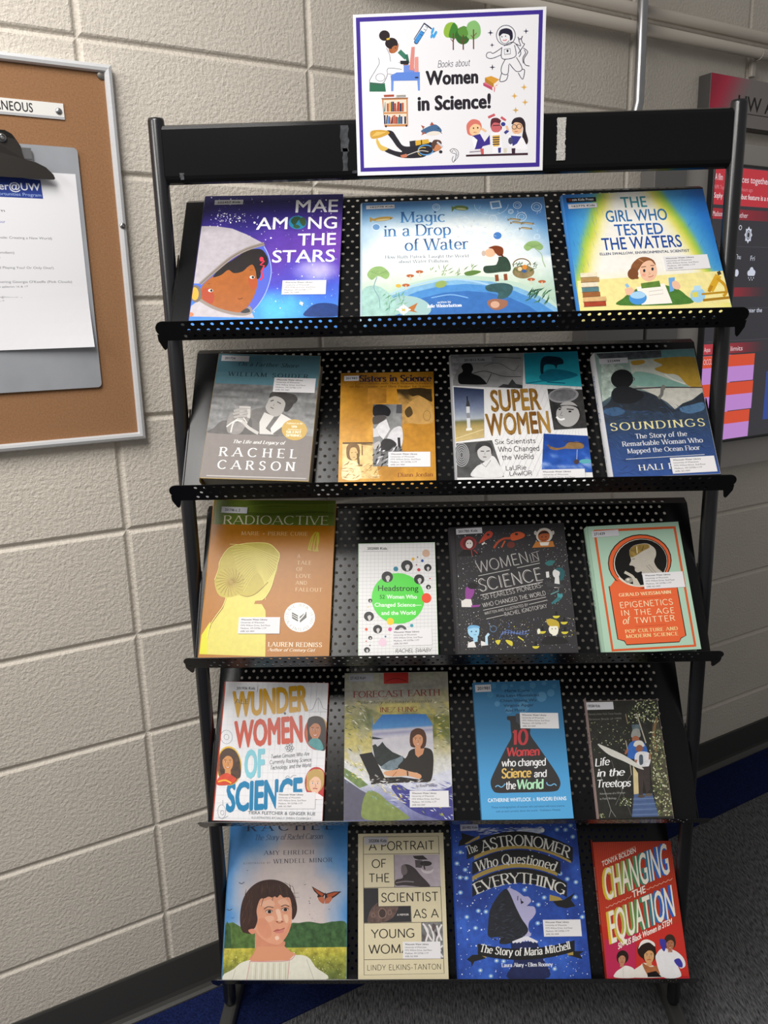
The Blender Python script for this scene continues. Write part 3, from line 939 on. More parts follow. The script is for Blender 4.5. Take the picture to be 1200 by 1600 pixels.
# ------------------------------------------------------------------ top shelf
def art_stars_girl():
    A = Art(.2338, .2800, [(190, 85), (1132, 65), (1110, 905), (60, 925)], .0294)
    N, N2 = vnoise(3, 3.5), vnoise(9, 7)
    def f(x, y):
        n = N(x, y)
        c = ramp([(0, '#2a2560'), (.22, '#33297a'), (.45, '#5c3aa2'), (.62, '#4a4cc0'), (.82, '#3f78d8'), (1, '#3d8ae0')], y + (n - .5) * .35)
        c = mix(c, '#7d46ac', max(0, (x - .55) * 1.6) * max(0, 1 - abs(y - .35) * 3))
        cl = max(0, 1 - ((x - .83) ** 2 / .03 + (y - .58) ** 2 / .008))
        c = mix(c, '#c9bfe8', cl * (.4 + N2(x, y)))
        cl = max(0, 1 - ((x - .6) ** 2 / .05 + (y - .84) ** 2 / .02))
        return mix(c, '#57bdf0', cl * (.4 + N2(y, x)))
    A.grad(f, 36, 40, .1)
    A.dots(200, 90, 1130, 900, 240, 1.5, 6, ['#ffffff', '#dcd8ff', '#bfc4ff'], 4)
    A.blob("880,915 900,860 960,825 1040,820 1110,840 1115,910", '#1d3a78', .2)
    A.dots(255, 200, 460, 260, 60, 2, 6, ['#ffffff', '#cfd0ff'], 8)
    A.ell(852, 823, 13, 10, '#ffffff'); A.ell(525, 263, 8, 7, '#ffffff')
    # visor glass, hair and face, helmet
    A.poly("560,420 605,460 632,540 636,640 600,750 545,840 495,890 430,900 430,500", '#5060c4', 0, True)
    A.line("590,425 622,490 640,580 632,660 600,752 550,835 500,890", 5, '#9fb4f0', True)
    A.blob("150,715 235,635 340,585 440,590 510,550 532,600 546,680 522,770 478,845 430,890 330,885 215,850 140,800", '#a05a26', .12)
    A.blob("150,740 200,720 240,770 225,830 170,815", '#a5452c')
    A.blob("480,650 530,640 543,700 505,730", '#a84e28')
    A.blob("233,642 290,575 380,515 470,458 540,443 580,452 612,495 620,540 600,572 575,580 562,640 540,652 532,600 512,555 480,566 440,602 380,614 340,592 290,628", '#221d1d', .2)
    A.line("570,510 590,530 565,555 592,560 572,600 582,640 560,662", 12, '#d8304a')
    A.ell(573, 515, 14, 16, '#d8304a')
    for x, y in ((215, 738), (507, 642)):
        A.ell(x, y, 17, 11, '#efe6dc'); A.ell(x + 5, y, 9, 9, '#1a1413')
    A.line("195,692 215,688", 5, '#7a4422'); A.line("490,592 512,588", 5, '#7a4422')
    A.line("406,792 420,797 440,788", 5, '#5a2a18', True)
    A.poly("155,290 260,290 370,305 470,345 585,405 470,440 360,500 250,590 140,690 85,690", '#aca6ad', .12)
    A.poly("60,925 75,850 130,808 250,868 400,898 505,895 520,930", '#b5afb5', .1)
    A.line("592,408 470,447 360,508 250,598 142,694", 24, '#8d827b', True)
    A.line("592,408 470,447 360,508 250,598 142,694", 4, '#5a504c', True)
    A.line("130,800 230,858 340,893 440,905 498,885 480,850", 22, '#8d827b', True)
    A.blob("425,890 460,865 485,868 490,888 455,897", '#333438')
    A.ell(110, 762, 42, 62, '#6f655f'); A.ell(103, 762, 28, 46, '#d9a23c'); A.ell(70, 910, 22, 16, '#c77a55')
    A.text("MAE", (806, 192), (1097, 185), 82, '#f4f2f6', bold=.012)
    A.text("AM", (535, 311), (750, 305), 80, '#f8f7fa', bold=.012); A.text("NG", (893, 303), (1092, 297), 80, '#f8f7fa', bold=.012)
    A.ell(822, 260, 62, 46, '#2a7fa2'); A.blob("775,250 800,222 840,225 820,255 800,280", '#2f4a35'); A.blob("835,235 865,225 880,260 862,285 840,262", '#3a5236'); A.blob("790,285 820,275 840,292 815,302", '#33553f')
    A.text("THE", (822, 418), (1087, 410), 80, '#f8f7fa', bold=.012)
    A.text("STARS", (645, 537), (1082, 527), 82, '#f8f7fa', bold=.012)
    return A
book('purple picture book showing a child in a white space helmet, leftmost on top shelf', 0, -.2892, .0186, .2338, .28, .012, .001, True, art_stars_girl(), '#2a2758', '#2a2758',
     [('call', '232457 Kids', .21, (250, 145), (446, 140)), ('lib', (713, 764), (1022, 758))])

def art_pond():
    A = Art(.3028, .2591, [(62, 100), (1085, 70), (1172, 705), (50, 735)], .0295)
    N = vnoise(14, 3)
    def f(x, y):
        n = N(x, y)
        d = (x - .42) ** 2 / .5 + (y - .42) ** 2 / .16 + (n - .5) * .5
        c = ramp([(0, '#eef0ee'), (.35, '#dfe8ea'), (.6, '#a9c6dc'), (.85, '#6d9cc6'), (1.1, '#4a79ae')], d if y < .5 else d * .55)
        return mix(c, '#bcd3b0', max(0, min(1, (y - .5) * 4)) * .8)
    A.grad(f, 34, 30, .06)
    A.ell(640, 960, 720, 450, '#b9d2c4'); A.ell(640, 975, 690, 440, '#7fb0d4', tex=.15); A.ell(650, 985, 640, 425, '#4f8ccb', tex=.12); A.ell(650, 1010, 580, 410, '#3d70b4', tex=.12)
    A.ell(330, 690, 120, 60, '#9fc0c0', 10); A.line("170,640 330,575 520,535 690,545 860,590", 9, '#a9cbe8', True); A.line("450,640 560,622 660,640", 6, '#7fb0e0', True)
    A.poly("50,600 140,570 230,640 260,735 50,740", '#9fc5bd', .2, True)
    for t, p, q, h in (("Magic", (276, 212), (530, 206), 60), ("in a Drop", (182, 290), (564, 279), 62), ("of Water", (300, 370), (664, 361), 64)):
        A.text(t, p, q, h, '#244273', 'serif', col2='#4f8cc4')
    A.text("How Ruth Patrick Taught the World", (188, 414), (665, 408), 17, '#33506e', 'serif', wt=.8)
    A.text("about Water Pollution", (265, 440), (548, 436), 17, '#33506e', 'serif', wt=.8)
    A.text("written by", (483, 672), (563, 668), 12, '#eef2f6', 'serif'); A.text("Julie Winterbottom", (424, 697), (625, 691), 18, '#f2f4f8', 'serifb')
    for x, y, r in ((640, 203, 27), (826, 240, 28), (936, 115, 22), (480, 125, 20), (1045, 125, 28), (585, 213, 10), (782, 298, 17), (895, 280, 24), (945, 272, 26), (668, 268, 34), (770, 325, 10), (712, 220, 10), (140, 236, 22), (960, 180, 28), (1050, 292, 16), (800, 190, 22), (900, 150, 14), (745, 270, 12)):
        A.ring(x, y, r, r * (.45 if x == 668 else .85), 2.5, '#d9e6f2'); A.ring(x, y, r * .55, r * (.25 if x == 668 else .45), 2, '#c2d8ec')
    A.ring(790, 110, 95, 60, 2, '#c2d8ec', 180, 360)
    A.ell(826, 286, 23, 20, '#4a7fc4'); A.ell(140, 236, 20, 16, '#6a94c2'); A.poly("780,95 838,88 850,130 790,138", '#c9dcee'); A.poly("790,102 832,97 840,125 797,130", '#5f8cbc')
    A.strokes(560, 120, 1080, 320, 60, 30, 2, 40, ['#bcd4ea', '#7fa6cf', '#dfeaf4'], 6, 90)
    def fish(x, y, w, h, c, r=0):
        A.ell(x, y, w, h, c, r); A.poly([(x - w * .85, y + 2), (x - w * 1.3, y - h), (x - w * 1.25, y + h * 1.6)], c)
        A.ell(x, y + h * .4, w * .7, h * .4, mix(c, '#f0e8c8', .5), r); A.ell(x + w * .78, y - 2, 2.5, 2.5, '#222')
    fish(178, 190, 58, 12, '#a88a45', -6); fish(620, 130, 42, 14, '#5e7440', 4)
    for x, y in ((925, 195), (940, 213), (1000, 217), (990, 245)): fish(x, y, 34, 6, '#8a7a5c', 8)
    # child crouching at the pond, with her reflection
    A.blob("752,460 820,450 822,412 870,405 898,440 900,485 850,492 760,498", '#35493c', .2)
    A.blob("745,400 790,388 830,405 820,445 770,445 748,425", '#e9e6e2'); A.ell(785, 383, 30, 24, '#e6b795'); A.ell(748, 386, 12, 16, '#c9b5aa')
    A.blob("775,355 815,342 856,355 858,392 838,402 815,385 800,362", '#7c3d22'); A.ell(852, 398, 12, 5, '#5f2c18', 40)
    A.line("822,508 826,545", 20, '#8a4a2e'); A.line("872,503 876,540", 20, '#8a4a2e')
    A.blob("765,570 850,555 910,570 912,605 880,640 830,645 830,612 770,600", '#3a5a5c', .25); A.blob("770,665 800,648 850,650 885,660 880,690 830,712 790,700", '#9a6a55'); A.ell(815, 680, 26, 20, '#cfa48c')
    A.ell(975, 492, 62, 38, '#8c7a56', tex=.4); A.ring(965, 455, 50, 38, 6, '#7a6440', 0, 180); A.strokes(915, 440, 1050, 490, 40, 30, 5, 60, ['#4f6a3a', '#6a7f45', '#38512e'], 3, 60); A.ell(982, 465, 14, 14, '#d98a3a'); A.ell(955, 475, 12, 12, '#e0c9a0'); A.ell(980, 488, 13, 9, '#3d5f9a')
    for x, y, w, h in ((148, 505, 64, 44), (1030, 350, 55, 32)):
        A.blob([(x - w, y), (x - w * .5, y - h * .9), (x + w * .4, y - h), (x + w, y - h * .1), (x + w * .7, y + h * .6), (x, y + h * .2), (x - w * .6, y + h * .7)], '#8fb070', .15); A.line([(x, y), (x - w * .7, y - h * .4)], 2, '#6a8a55'); A.line([(x, y), (x + w * .7, y - h * .4)], 2, '#6a8a55')
    A.line("140,520 122,580 150,640 155,700", 5, '#7fa0a8', True); A.line("1040,360 1075,390 1085,430 1100,465", 4, '#8fb07a', True)
    A.strokes(440, 450, 700, 510, 26, 42, 5, 65, ['#6a8a4a', '#8aa860', '#4f7040'], 5, 40); A.strokes(1000, 590, 1130, 665, 26, 70, 9, 50, ['#3f6a55', '#4f7f5a', '#2f5548'], 7, 35); A.strokes(180, 610, 300, 720, 26, 55, 6, 60, ['#5f9a7a', '#7fb08a'], 9, 40)
    for x, y in ((330, 513), (383, 490), (305, 567), (1082, 548), (1020, 535)): A.ell(x, y, 22, 9, '#b5623c'); A.line([(x, y), (x + 2, y + 26)], 6, '#dcc7a8')
    A.ell(505, 562, 34, 20, '#93a860', -12); A.blob("640,495 690,482 735,490 690,510 650,512", '#5f7f3f')
    A.poly("320,695 372,668 350,712 370,725 318,715", '#b5703a')
    for k in range(8): A.ell(290 + 24 * cos(k * .785), 708 + 14 * sin(k * .785), 18, 6, '#f4f2ee', -k * 45)
    A.ell(290, 710, 9, 7, '#d9b03a'); A.ell(262, 570, 16, 10, '#d6b04a')
    return A
book('wide pale blue picture book with a pond scene, at the middle of the top shelf', 0, .0171, -.0046, .3028, .2591, .012, .001, True, art_pond(), '#b9cfdc', '#5c86b0',
     [('call', '162778 Kids', .17, (85, 138), (245, 132), .15, .97)])

def art_lab_girl():
    A = Art(.2315, .2623, [(43, 72), (970, 40), (1172, 805), (141, 822)], .0302)
    N = vnoise(21, 5)
    def f(x, y):
        hw = .17 + .36 * y
        d = abs(x - .47) - hw + (N(x, y, .3) - .5) * .08
        c = ramp([(-.10, '#f1eee6'), (-.04, '#efe9b8'), (.0, '#dcd862'), (.045, '#9cc24a'), (.09, '#4d9fd0'), (.24, '#2873c4'), (.4, '#1f5fb0')], d)
        return mix(c, '#efe48a', max(0, min(.85, (y - .62) * 3)) * (1 if d < .1 else .5))
    A.grad(f, 44, 40, .04)
    A.strokes(50, 60, 1150, 600, 260, 70, 1.6, lambda x, y: 108 if x < 560 else 62, ['#3f86d0', '#2a6cc0', '#2463b5'], 3, 5, lambda x, y: abs(x - 560 - (y - 60) * .12) > 200 + .42 * (y - 60) and 110 < x < 1100)
    for t, p, q, h, c in (("THE", (430, 160), (600, 155), 68, '#3c8a94'), ("GIRL WHO", (329, 252), (738, 242), 73, '#2c6ca4'), ("TESTED", (388, 343), (712, 334), 72, '#2a5ea8'), ("THE WATERS", (303, 438), (837, 422), 78, '#1e4796')):
        A.text(t, p, q, h, c, bold=.016)
    A.text("ELLEN SWALLOW, ENVIRONMENTAL SCIENTIST", (283, 472), (886, 457), 16, '#22325c', bold=.03)
    A.poly("66,94 260,88 262,118 70,124", '#141518'); A.text("mit Kids Press", (106, 113), (246, 109), 15, '#ececec', bold=.02); A.poly("84,102 98,102 98,105 84,105", '#d8432e'); A.poly("84,109 98,109 98,112 84,112", '#d8432e')
    A.poly("130,640 1130,590 1172,810 141,822", '#efe29a', .1)
    for k, (x0, x1, c) in enumerate(((150, 262, '#e8dcc0'), (152, 275, '#b08a5a'), (155, 268, '#e4d8be'), (158, 272, '#5a7f86'), (162, 280, '#9a6038'), (165, 320, '#d8b07a'), (170, 318, '#a8452e'))):
        y = 588 + k * 33; A.poly([(x0, y), (x1, y - 4), (x1 + 3, y + 27), (x0 + 3, y + 31)], c, .15); A.line([(x0, y + 31), (x1, y + 27)], 3, '#6a4a35')
    A.blob("415,812 440,760 500,715 560,690 640,668 720,680 800,705 860,750 890,812", '#4c7a34', .2)
    A.poly("525,690 715,668 770,805 560,812", '#f3efe6'); A.line("610,722 704,712 706,738 612,748 610,722", 4, '#c9c2b5')
    A.poly("555,665 680,650 690,690 560,700", '#5f8238', .3)
    A.blob("545,560 560,515 620,500 655,540 664,600 640,640 600,652 560,625", '#ecbd9e'); A.ell(520, 598, 22, 22, '#ecbd9e')
    A.blob("480,610 485,570 500,530 540,495 590,488 640,510 655,545 620,512 575,525 545,565 530,600 540,632 505,632", '#8b5836', .2); A.ell(502, 600, 36, 38, '#7d4c2e'); A.line("540,500 572,522", 4, '#c99a72')
    A.ell(578, 580, 8, 11, '#26303a'); A.ell(634, 570, 8, 11, '#26303a'); A.line("558,556 590,552", 5, '#70452a'); A.line("620,546 645,546", 5, '#70452a'); A.line("608,590 620,602 606,606", 3, '#c08868'); A.line("605,622 625,622 640,612", 4, '#b0584a', True)
    A.ell(575, 608, 14, 10, '#eaa48c')
    A.ell(535, 764, 60, 46, '#4a93d8'); A.ell(535, 745, 52, 24, '#a8d2f0'); A.poly("445,700 490,690 515,715 480,745 455,740", '#ecbd9e'); A.line("455,668 470,690", 20, '#8fbbe6')
    A.poly("742,632 786,628 780,720 752,728", '#6fa6de'); A.blob("768,660 800,655 825,690 810,712 775,700", '#ecbd9e')
    A.ell(945, 755, 52, 50, '#9ccbe8'); A.poly("918,690 960,686 968,720 915,722", '#b5daf0'); A.poly("905,735 945,730 948,765 908,768", '#d9d060')
    A.line("1030,725 1085,620", 46, '#d6a52a'); A.line("1020,732 1040,690", 22, '#b5831f'); A.line("1075,640 1130,690 1140,740 1120,765", 20, '#c9951f', True); A.line("970,748 1160,735", 14, '#b98a22'); A.line("980,790 1168,775", 18, '#a67a20'); A.line("1078,610 1100,600", 26, '#4a4030')
    return A
book('blue and yellow picture book with a girl holding flasks, rightmost on the top shelf', 0, .3182, -.018, .2315, .2623, .014, .001, True, art_lab_girl(), '#3f7fc4', '#2c6cb8',
     [('call', '162775 Kids', .21, (82, 166), (270, 157), .12, .92), ('lib', (724, 584), (1030, 573))])

# ------------------------------------------------------------------ second shelf
def gray(v): 
    v = int(max(0, min(255, v))); return '#%02x%02x%02x' % (v, v, v)
def art_shore():
    A = Art(.1765, .2379, [(275, 105), (1097, 88), (1012, 1105), (105, 1108)], .0022)
    A.fill('#807975', .05)
    A.poly("275,105 1097,88 1075,337 238,342", '#557f8c', .05); A.poly("278,150 620,110 625,245 255,250", '#4a7583')
    N = vnoise(5, 5)
    A.patch([(238, 342), (1075, 337), (1042, 738), (165, 742)], lambda a, b: gray(60 + 85 * N(a, b, 3) + 40 * b), 30, 22, .3)
    A.blob("600,735 560,640 500,600 420,640 300,640 230,700 190,745 600,745", '#5d5a58', .2)
    A.blob("520,560 640,520 720,560 800,560 870,620 850,740 560,740 540,640", '#6d6a67', .2)
    A.poly("640,560 720,590 650,690 720,738 600,738 600,640", '#c9c6c2'); A.poly("780,565 865,610 700,738 690,690", '#d3d0cc')
    A.blob("665,480 690,440 760,420 810,450 805,520 770,575 720,590 670,560 650,520", '#a9a5a1'); A.blob("680,440 700,395 770,385 840,400 880,450 870,500 830,545 800,540 812,480 780,440 720,425", '#35322f', .4); A.blob("820,400 890,410 910,450 870,480", '#3a3735', .5)
    A.line("690,468 715,458", 8, '#3a3735'); A.line("745,470 775,485", 8, '#3a3735'); A.line("690,515 715,528", 7, '#57504c'); A.line("720,490 712,505", 4, '#6f6a66')
    A.blob("330,690 345,610 380,570 420,545 440,515 525,520 530,590 500,650 440,740 350,740", '#8d8885', .15); A.poly("435,518 528,518 522,612 440,600", '#c4c0bc'); A.line("438,532 525,534", 4, '#8f8b88')
    for x0, y0, x1, y1 in ((390, 560, 500, 545), (385, 585, 505, 570), (392, 612, 500, 598), (400, 640, 480, 622)): A.line([(x0, y0), ((x0 + x1) / 2, y0 - 16), (x1, y1)], 20, '#aaa6a2', True); A.line([(x0, y0 + 10), (x1, y1 + 10)], 3, '#5f5c5a')
    A.line("365,735 385,660 425,620", 12, '#d2cfcb', True); A.line("420,625 470,650 510,690 590,735", 26, '#bdb9b5', True); A.line("330,690 400,640 460,640", 10, '#d6d3cf', True); A.line("470,610 500,655", 8, '#d6d3cf')
    A.ell(888, 693, 105, 86, '#c2a159')
    for t, x0, x1, y, h in (("Published on the", 822, 955, 648, 14), ("50th", 862, 910, 676, 18), ("Anniversary of", 828, 945, 697, 13), ("SILENT", 818, 945, 722, 18), ("SPRING", 816, 945, 749, 18)):
        A.text(t, (x0, y), (x1, y - 2), h, '#f4ecd6', 'serifb' if h > 15 else 'serif', slant=.15 if h < 15 else 0)
    A.text("On a Farther Shore", (430, 194), (918, 190), 30, '#16262d', 'serif', slant=.25, track=.06)
    A.text("WILLIAM SOUDER", (342, 277), (998, 273), 30, '#15242b', 'serif', track=.25)
    A.text("The Life and Legacy of", (385, 820), (816, 817), 26, '#f2f0ee', 'serif', slant=.25)
    A.text("RACHEL", (262, 930), (906, 926), 70, '#f6f5f3', 'serif', track=.45); A.text("CARSON", (248, 1037), (892, 1033), 70, '#f6f5f3', 'serif', track=.45)
    A.line("160,1098 990,1094", 7, '#b8b4b0')
    return A
book('thick grey and teal hardcover biography with a black and white photo of a woman', 1, -.3137, .0569, .1765, .2379, .035, .0122, True, art_shore(), '#b59a5c', '#8a8378',
     [('call', '201754', .235, (292, 164), (515, 160), .12, .5, .4), ('lib', (708, 393), (1050, 388))], M_MATTE)

def art_sisters():
    A = Art(.1589, .2248, [(150, 160), (1050, 128), (1090, 1188), (110, 1205)], .0215)
    N = vnoise(31, 4)
    A.grad(lambda x, y: ramp([(.2, '#8f6118'), (.5, '#b98127'), (.8, '#d8a03e')], N(x, y) * .7 + y * .35), 26, 30, .15)
    A.patch([(410, 300), (590, 295), (590, 440), (405, 450)], lambda a, b: mix('#b07a2a', '#96661e', a), 6, 6, .2)
    A.patch([(690, 305), (1035, 295), (1055, 630), (750, 640)], lambda a, b: ramp([(0, '#3d2f18'), (.3, '#a87f42'), (1, '#c2944c')], b + (N(a, b) - .5) * .8), 14, 14, .3)
    A.blob("860,400 930,370 1010,430 1045,500 1040,630 820,630 760,520 800,450", '#c09452', .15); A.blob("810,300 1000,300 1040,420 950,380 900,360 840,370", '#352814', .2); A.blob("820,470 850,540 800,580 770,520", '#4f3d20'); A.ring(990, 560, 35, 50, 5, '#8a6a38')
    A.patch([(155, 838), (455, 830), (520, 1190), (150, 1200)], lambda a, b: ramp([(.1, '#8a6a38'), (.35, '#d8b470'), (1, '#ecd29a')], N(a + .3, b) * .8 + .25), 14, 14, .22)
    A.poly("158,832 455,828 455,845 158,850", '#5c4420'); A.blob("200,980 195,890 225,845 275,838 320,870 325,960 300,1000 240,1010", '#7a5a30', .3); A.blob("225,940 240,890 285,885 305,930 300,980 265,1010 235,990", '#d9b478'); A.line("240,935 258,932", 5, '#5a4018'); A.line("278,930 295,932", 5, '#5a4018'); A.line("255,980 282,978", 5, '#8a5a38'); A.line("305,940 318,1070", 22, '#6a5028'); A.line("300,1065 350,1060", 14, '#6a5028'); A.blob("155,1195 165,1050 230,1010 310,1050 330,1195", '#ecd8a6', .2); A.line("350,860 350,960", 14, '#8a6a3a'); A.line("340,850 450,855", 10, '#7a5a30'); A.strokes(160, 1030, 515, 1190, 50, 90, 9, 20, ['#c49c5a', '#f0dcae', '#9a7438'], 4, 50)
    A.patch([(458, 455), (745, 452), (745, 1062), (455, 1070)], lambda a, b: gray(75 + 90 * N(a * .8, b)), 14, 24, .2)
    A.blob("460,560 462,480 520,455 590,470 632,520 610,570 560,560 500,570", '#17161a', .3); A.blob("460,580 540,560 590,575 575,600 520,640 462,650", '#4b4644'); A.poly("690,455 742,455 742,540 685,540", '#4d4d52'); A.poly("480,690 520,640 590,600 625,700 560,800 520,760", '#d6d4d6', .15); A.poly("458,690 500,700 520,770 460,780", '#c9c7ca'); A.blob("600,780 660,690 742,680 742,860 640,900 580,860", '#cfcdd0', .15); A.blob("560,800 640,800 690,850 640,900 560,920 520,880", '#2a2829', .2); A.line("712,780 720,890", 26, '#222225'); A.blob("460,850 520,820 530,870 470,900", '#b5b0ae'); A.strokes(458, 880, 742, 1060, 60, 90, 16, 30, ['#dcdade', '#3a383a', '#7c7a7d', '#18171a'], 3, 40)
    A.text("Sisters in Science", (324, 238), (1036, 222), 60, '#231c33', 'serifb', wt=1.15)
    A.text("Conversations with Black Women Scientists", (286, 264), (1030, 250), 20, '#55310f', 'serif'); A.text("on Race, Gender, and Their Passion for Science", (232, 296), (1030, 280), 20, '#55310f', 'serif')
    A.text("Diann Jordan", (702, 1174), (1058, 1167), 40, '#74351f', 'serif')
    return A
book('golden brown paperback with small black and white laboratory photos', 1, -.1011, .0073, .1589, .2248, .015, .001, False, art_sisters(), '#a87428', '#8a5f20',
     [('call', '201983', .4, (180, 236), (322, 230)), ('lib', (607, 1076), (1031, 1072))])

def art_super():
    A = Art(.2184, .2598, [(80, 72), (1052, 57), (1190, 1020), (110, 1030)], .0232)
    A.fill('#e2e1e1')
    for k in range(-4, 16): A.line([(330 + k * 55, 300), (650 + k * 55, 1030)], 2, '#cfcfd4'); A.line([(700 + k * 45, 300), (380 + k * 45, 1030)], 2, '#cfcfd4')
    N = vnoise(41, 4)
    A.patch([(80, 73), (637, 64), (630, 336), (92, 308)], lambda a, b: gray(118 + 60 * N(a, b) - 20 * (1 - a)), 16, 10, .1)
    A.blob("200,300 140,290 135,230 170,200 160,160 190,138 235,145 250,185 240,215 300,240 350,290 330,302", '#161618', .2); A.line("240,220 340,200 480,240 620,245", 5, '#3b3b3d', True); A.line("330,165 400,140 470,150 560,200 600,160", 4, '#4f4f52', True); A.line("390,220 350,300", 6, '#3b3b3d'); A.poly("440,325 480,300 520,305 550,262 580,300 628,310 630,336", '#3a3a3c', .4); A.line("410,95 620,105", 5, '#343436'); A.poly("80,73 140,76 140,160 100,250 92,300", '#99989b', .6)
    A.patch([(640, 68), (1055, 57), (1092, 328), (652, 300)], lambda a, b: mix('#1d86a0', '#2fa6b4', b), 8, 8, .08)
    A.blob("760,245 830,195 920,195 1010,215 1058,240 1000,262 900,280 800,285", '#176a82', .15); A.line("790,280 660,298", 8, '#1b7088'); A.line("820,290 960,300", 8, '#176078'); A.blob("770,130 800,95 870,95 930,110 945,150 900,160 890,190 870,160 800,160 790,220 770,220", '#102a38', .3)
    A.patch([(97, 318), (330, 338), (330, 714), (105, 745)], lambda a, b: ramp([(0, '#2c3550'), (.35, '#6a7590'), (.6, '#a9b0b8'), (.63, '#6a6a44'), (.75, '#a8935c'), (1, '#c9b27c')], b), 8, 20, .12)
    A.line("205,470 210,640", 26, '#d2d4d8'); A.line("200,390 204,470", 10, '#26262a'); A.poly("190,470 222,470 213,425 197,425", '#3b3a3c'); A.poly("190,640 232,636 236,655 188,660", '#e8e4dc'); A.line("205,520 209,560", 27, '#8a8c94'); A.line("107,720 325,650", 5, '#e0cfa0')
    A.patch([(822, 342), (1118, 350), (1137, 648), (876, 660)], lambda a, b: gray(30 + 45 * N(a, b)), 8, 8, .4)
    A.ell(948, 393, 118, 58, '#8e8e90', -4); A.ell(945, 392, 102, 46, '#6d6d70', -4, tex=.3); A.ell(985, 540, 92, 100, '#a9a7a6'); A.blob("870,470 930,470 1010,470 1070,490 1080,560 1060,500 1000,475 930,480 880,520", '#2a2a2c'); A.line("905,478 935,492", 9, '#3c3a3a'); A.line("975,500 1030,505", 9, '#3c3a3a'); A.ell(920, 502, 10, 6, '#1a1a1a'); A.ell(1000, 520, 12, 7, '#1a1a1a'); A.line("895,560 925,582 960,575", 14, '#efeeec', True); A.line("938,520 925,548 945,552", 5, '#6e6c6b')
    A.patch([(108, 757), (390, 736), (482, 1030), (112, 1030)], lambda a, b: gray(62 + 40 * N(a, b)), 8, 8, .2)
    A.ell(150, 850, 60, 95, '#5a5a5c'); 
    for k in range(5): A.ring(150, 850, 58 - k * 11, 92 - k * 17, 4, '#b9b9bb')
    A.blob("230,1025 260,950 320,915 390,860 440,920 470,1030", '#d9d8d8', .08); A.ell(332, 830, 58, 72, '#c2c0bf'); A.blob("262,830 265,770 310,745 370,760 395,810 385,850 375,800 330,780 290,800", '#3a393a', .3); A.line("300,822 328,824", 7, '#3a3939'); A.line("345,824 372,820", 7, '#3a3939'); A.line("318,868 345,870", 7, '#6b5d5c'); A.line("336,835 330,852", 4, '#8f8c8b'); A.line("300,915 340,950 380,895", 6, '#9a9999')
    A.patch([(796, 690), (1145, 712), (1190, 1002), (782, 1000)], lambda a, b: ramp([(.2, '#1e3f8a'), (.5, '#2c58b0'), (.62, '#8aa5d8'), (.7, '#2a55ac'), (1, '#24499a')], b * .75 + (N(a, b) - .5) * .6), 14, 14, .15)
    A.blob("840,790 900,805 960,795 990,765 1060,758 1110,780 1105,810 1030,815 960,812 900,822 850,812", '#8a6a42', .2); A.line("826,778 850,800", 12, '#6a4f30'); A.line("950,752 1120,770", 4, '#3a3025'); A.line("1062,820 1060,900", 3, '#cfd6e8'); A.ell(1058, 918, 20, 20, '#4a3a38'); A.ell(1130, 915, 50, 18, '#5aa6b0')
    gold = lambda f: ['#8f6a2c', '#7a5220', '#a8803a', '#6d451e', '#9a7230'][int(f * 23) % 5]
    A.text("SUPER", (388, 509), (780, 497), 158, gold, bold=.035); A.text("WOMEN", (350, 696), (852, 679), 162, gold, bold=.035)
    for t, p, q, h in (("Six Scientists", (415, 768), (733, 761), 36), ("Who Changed", (440, 829), (763, 823), 40), ("the WoRld", (470, 893), (718, 888), 38), ("LaURie", (500, 978), (662, 973), 36), ("LAwlOR", (530, 1022), (708, 1018), 34)):
        A.text(t, p, q, h, '#1c1c1e', 'hand')
    return A
book('square white picture book with photo collage and glittery gold title', 1, .1213, -.0038, .2184, .2598, .013, .001, True, art_super(), '#a9a9ac', '#9a9a9e',
     [('call', '201812 Kids', .2, (145, 140), (396, 132), .15, .78, .42, '#9d9da2'), ('lib', (780, 1108), (1140, 1106))])

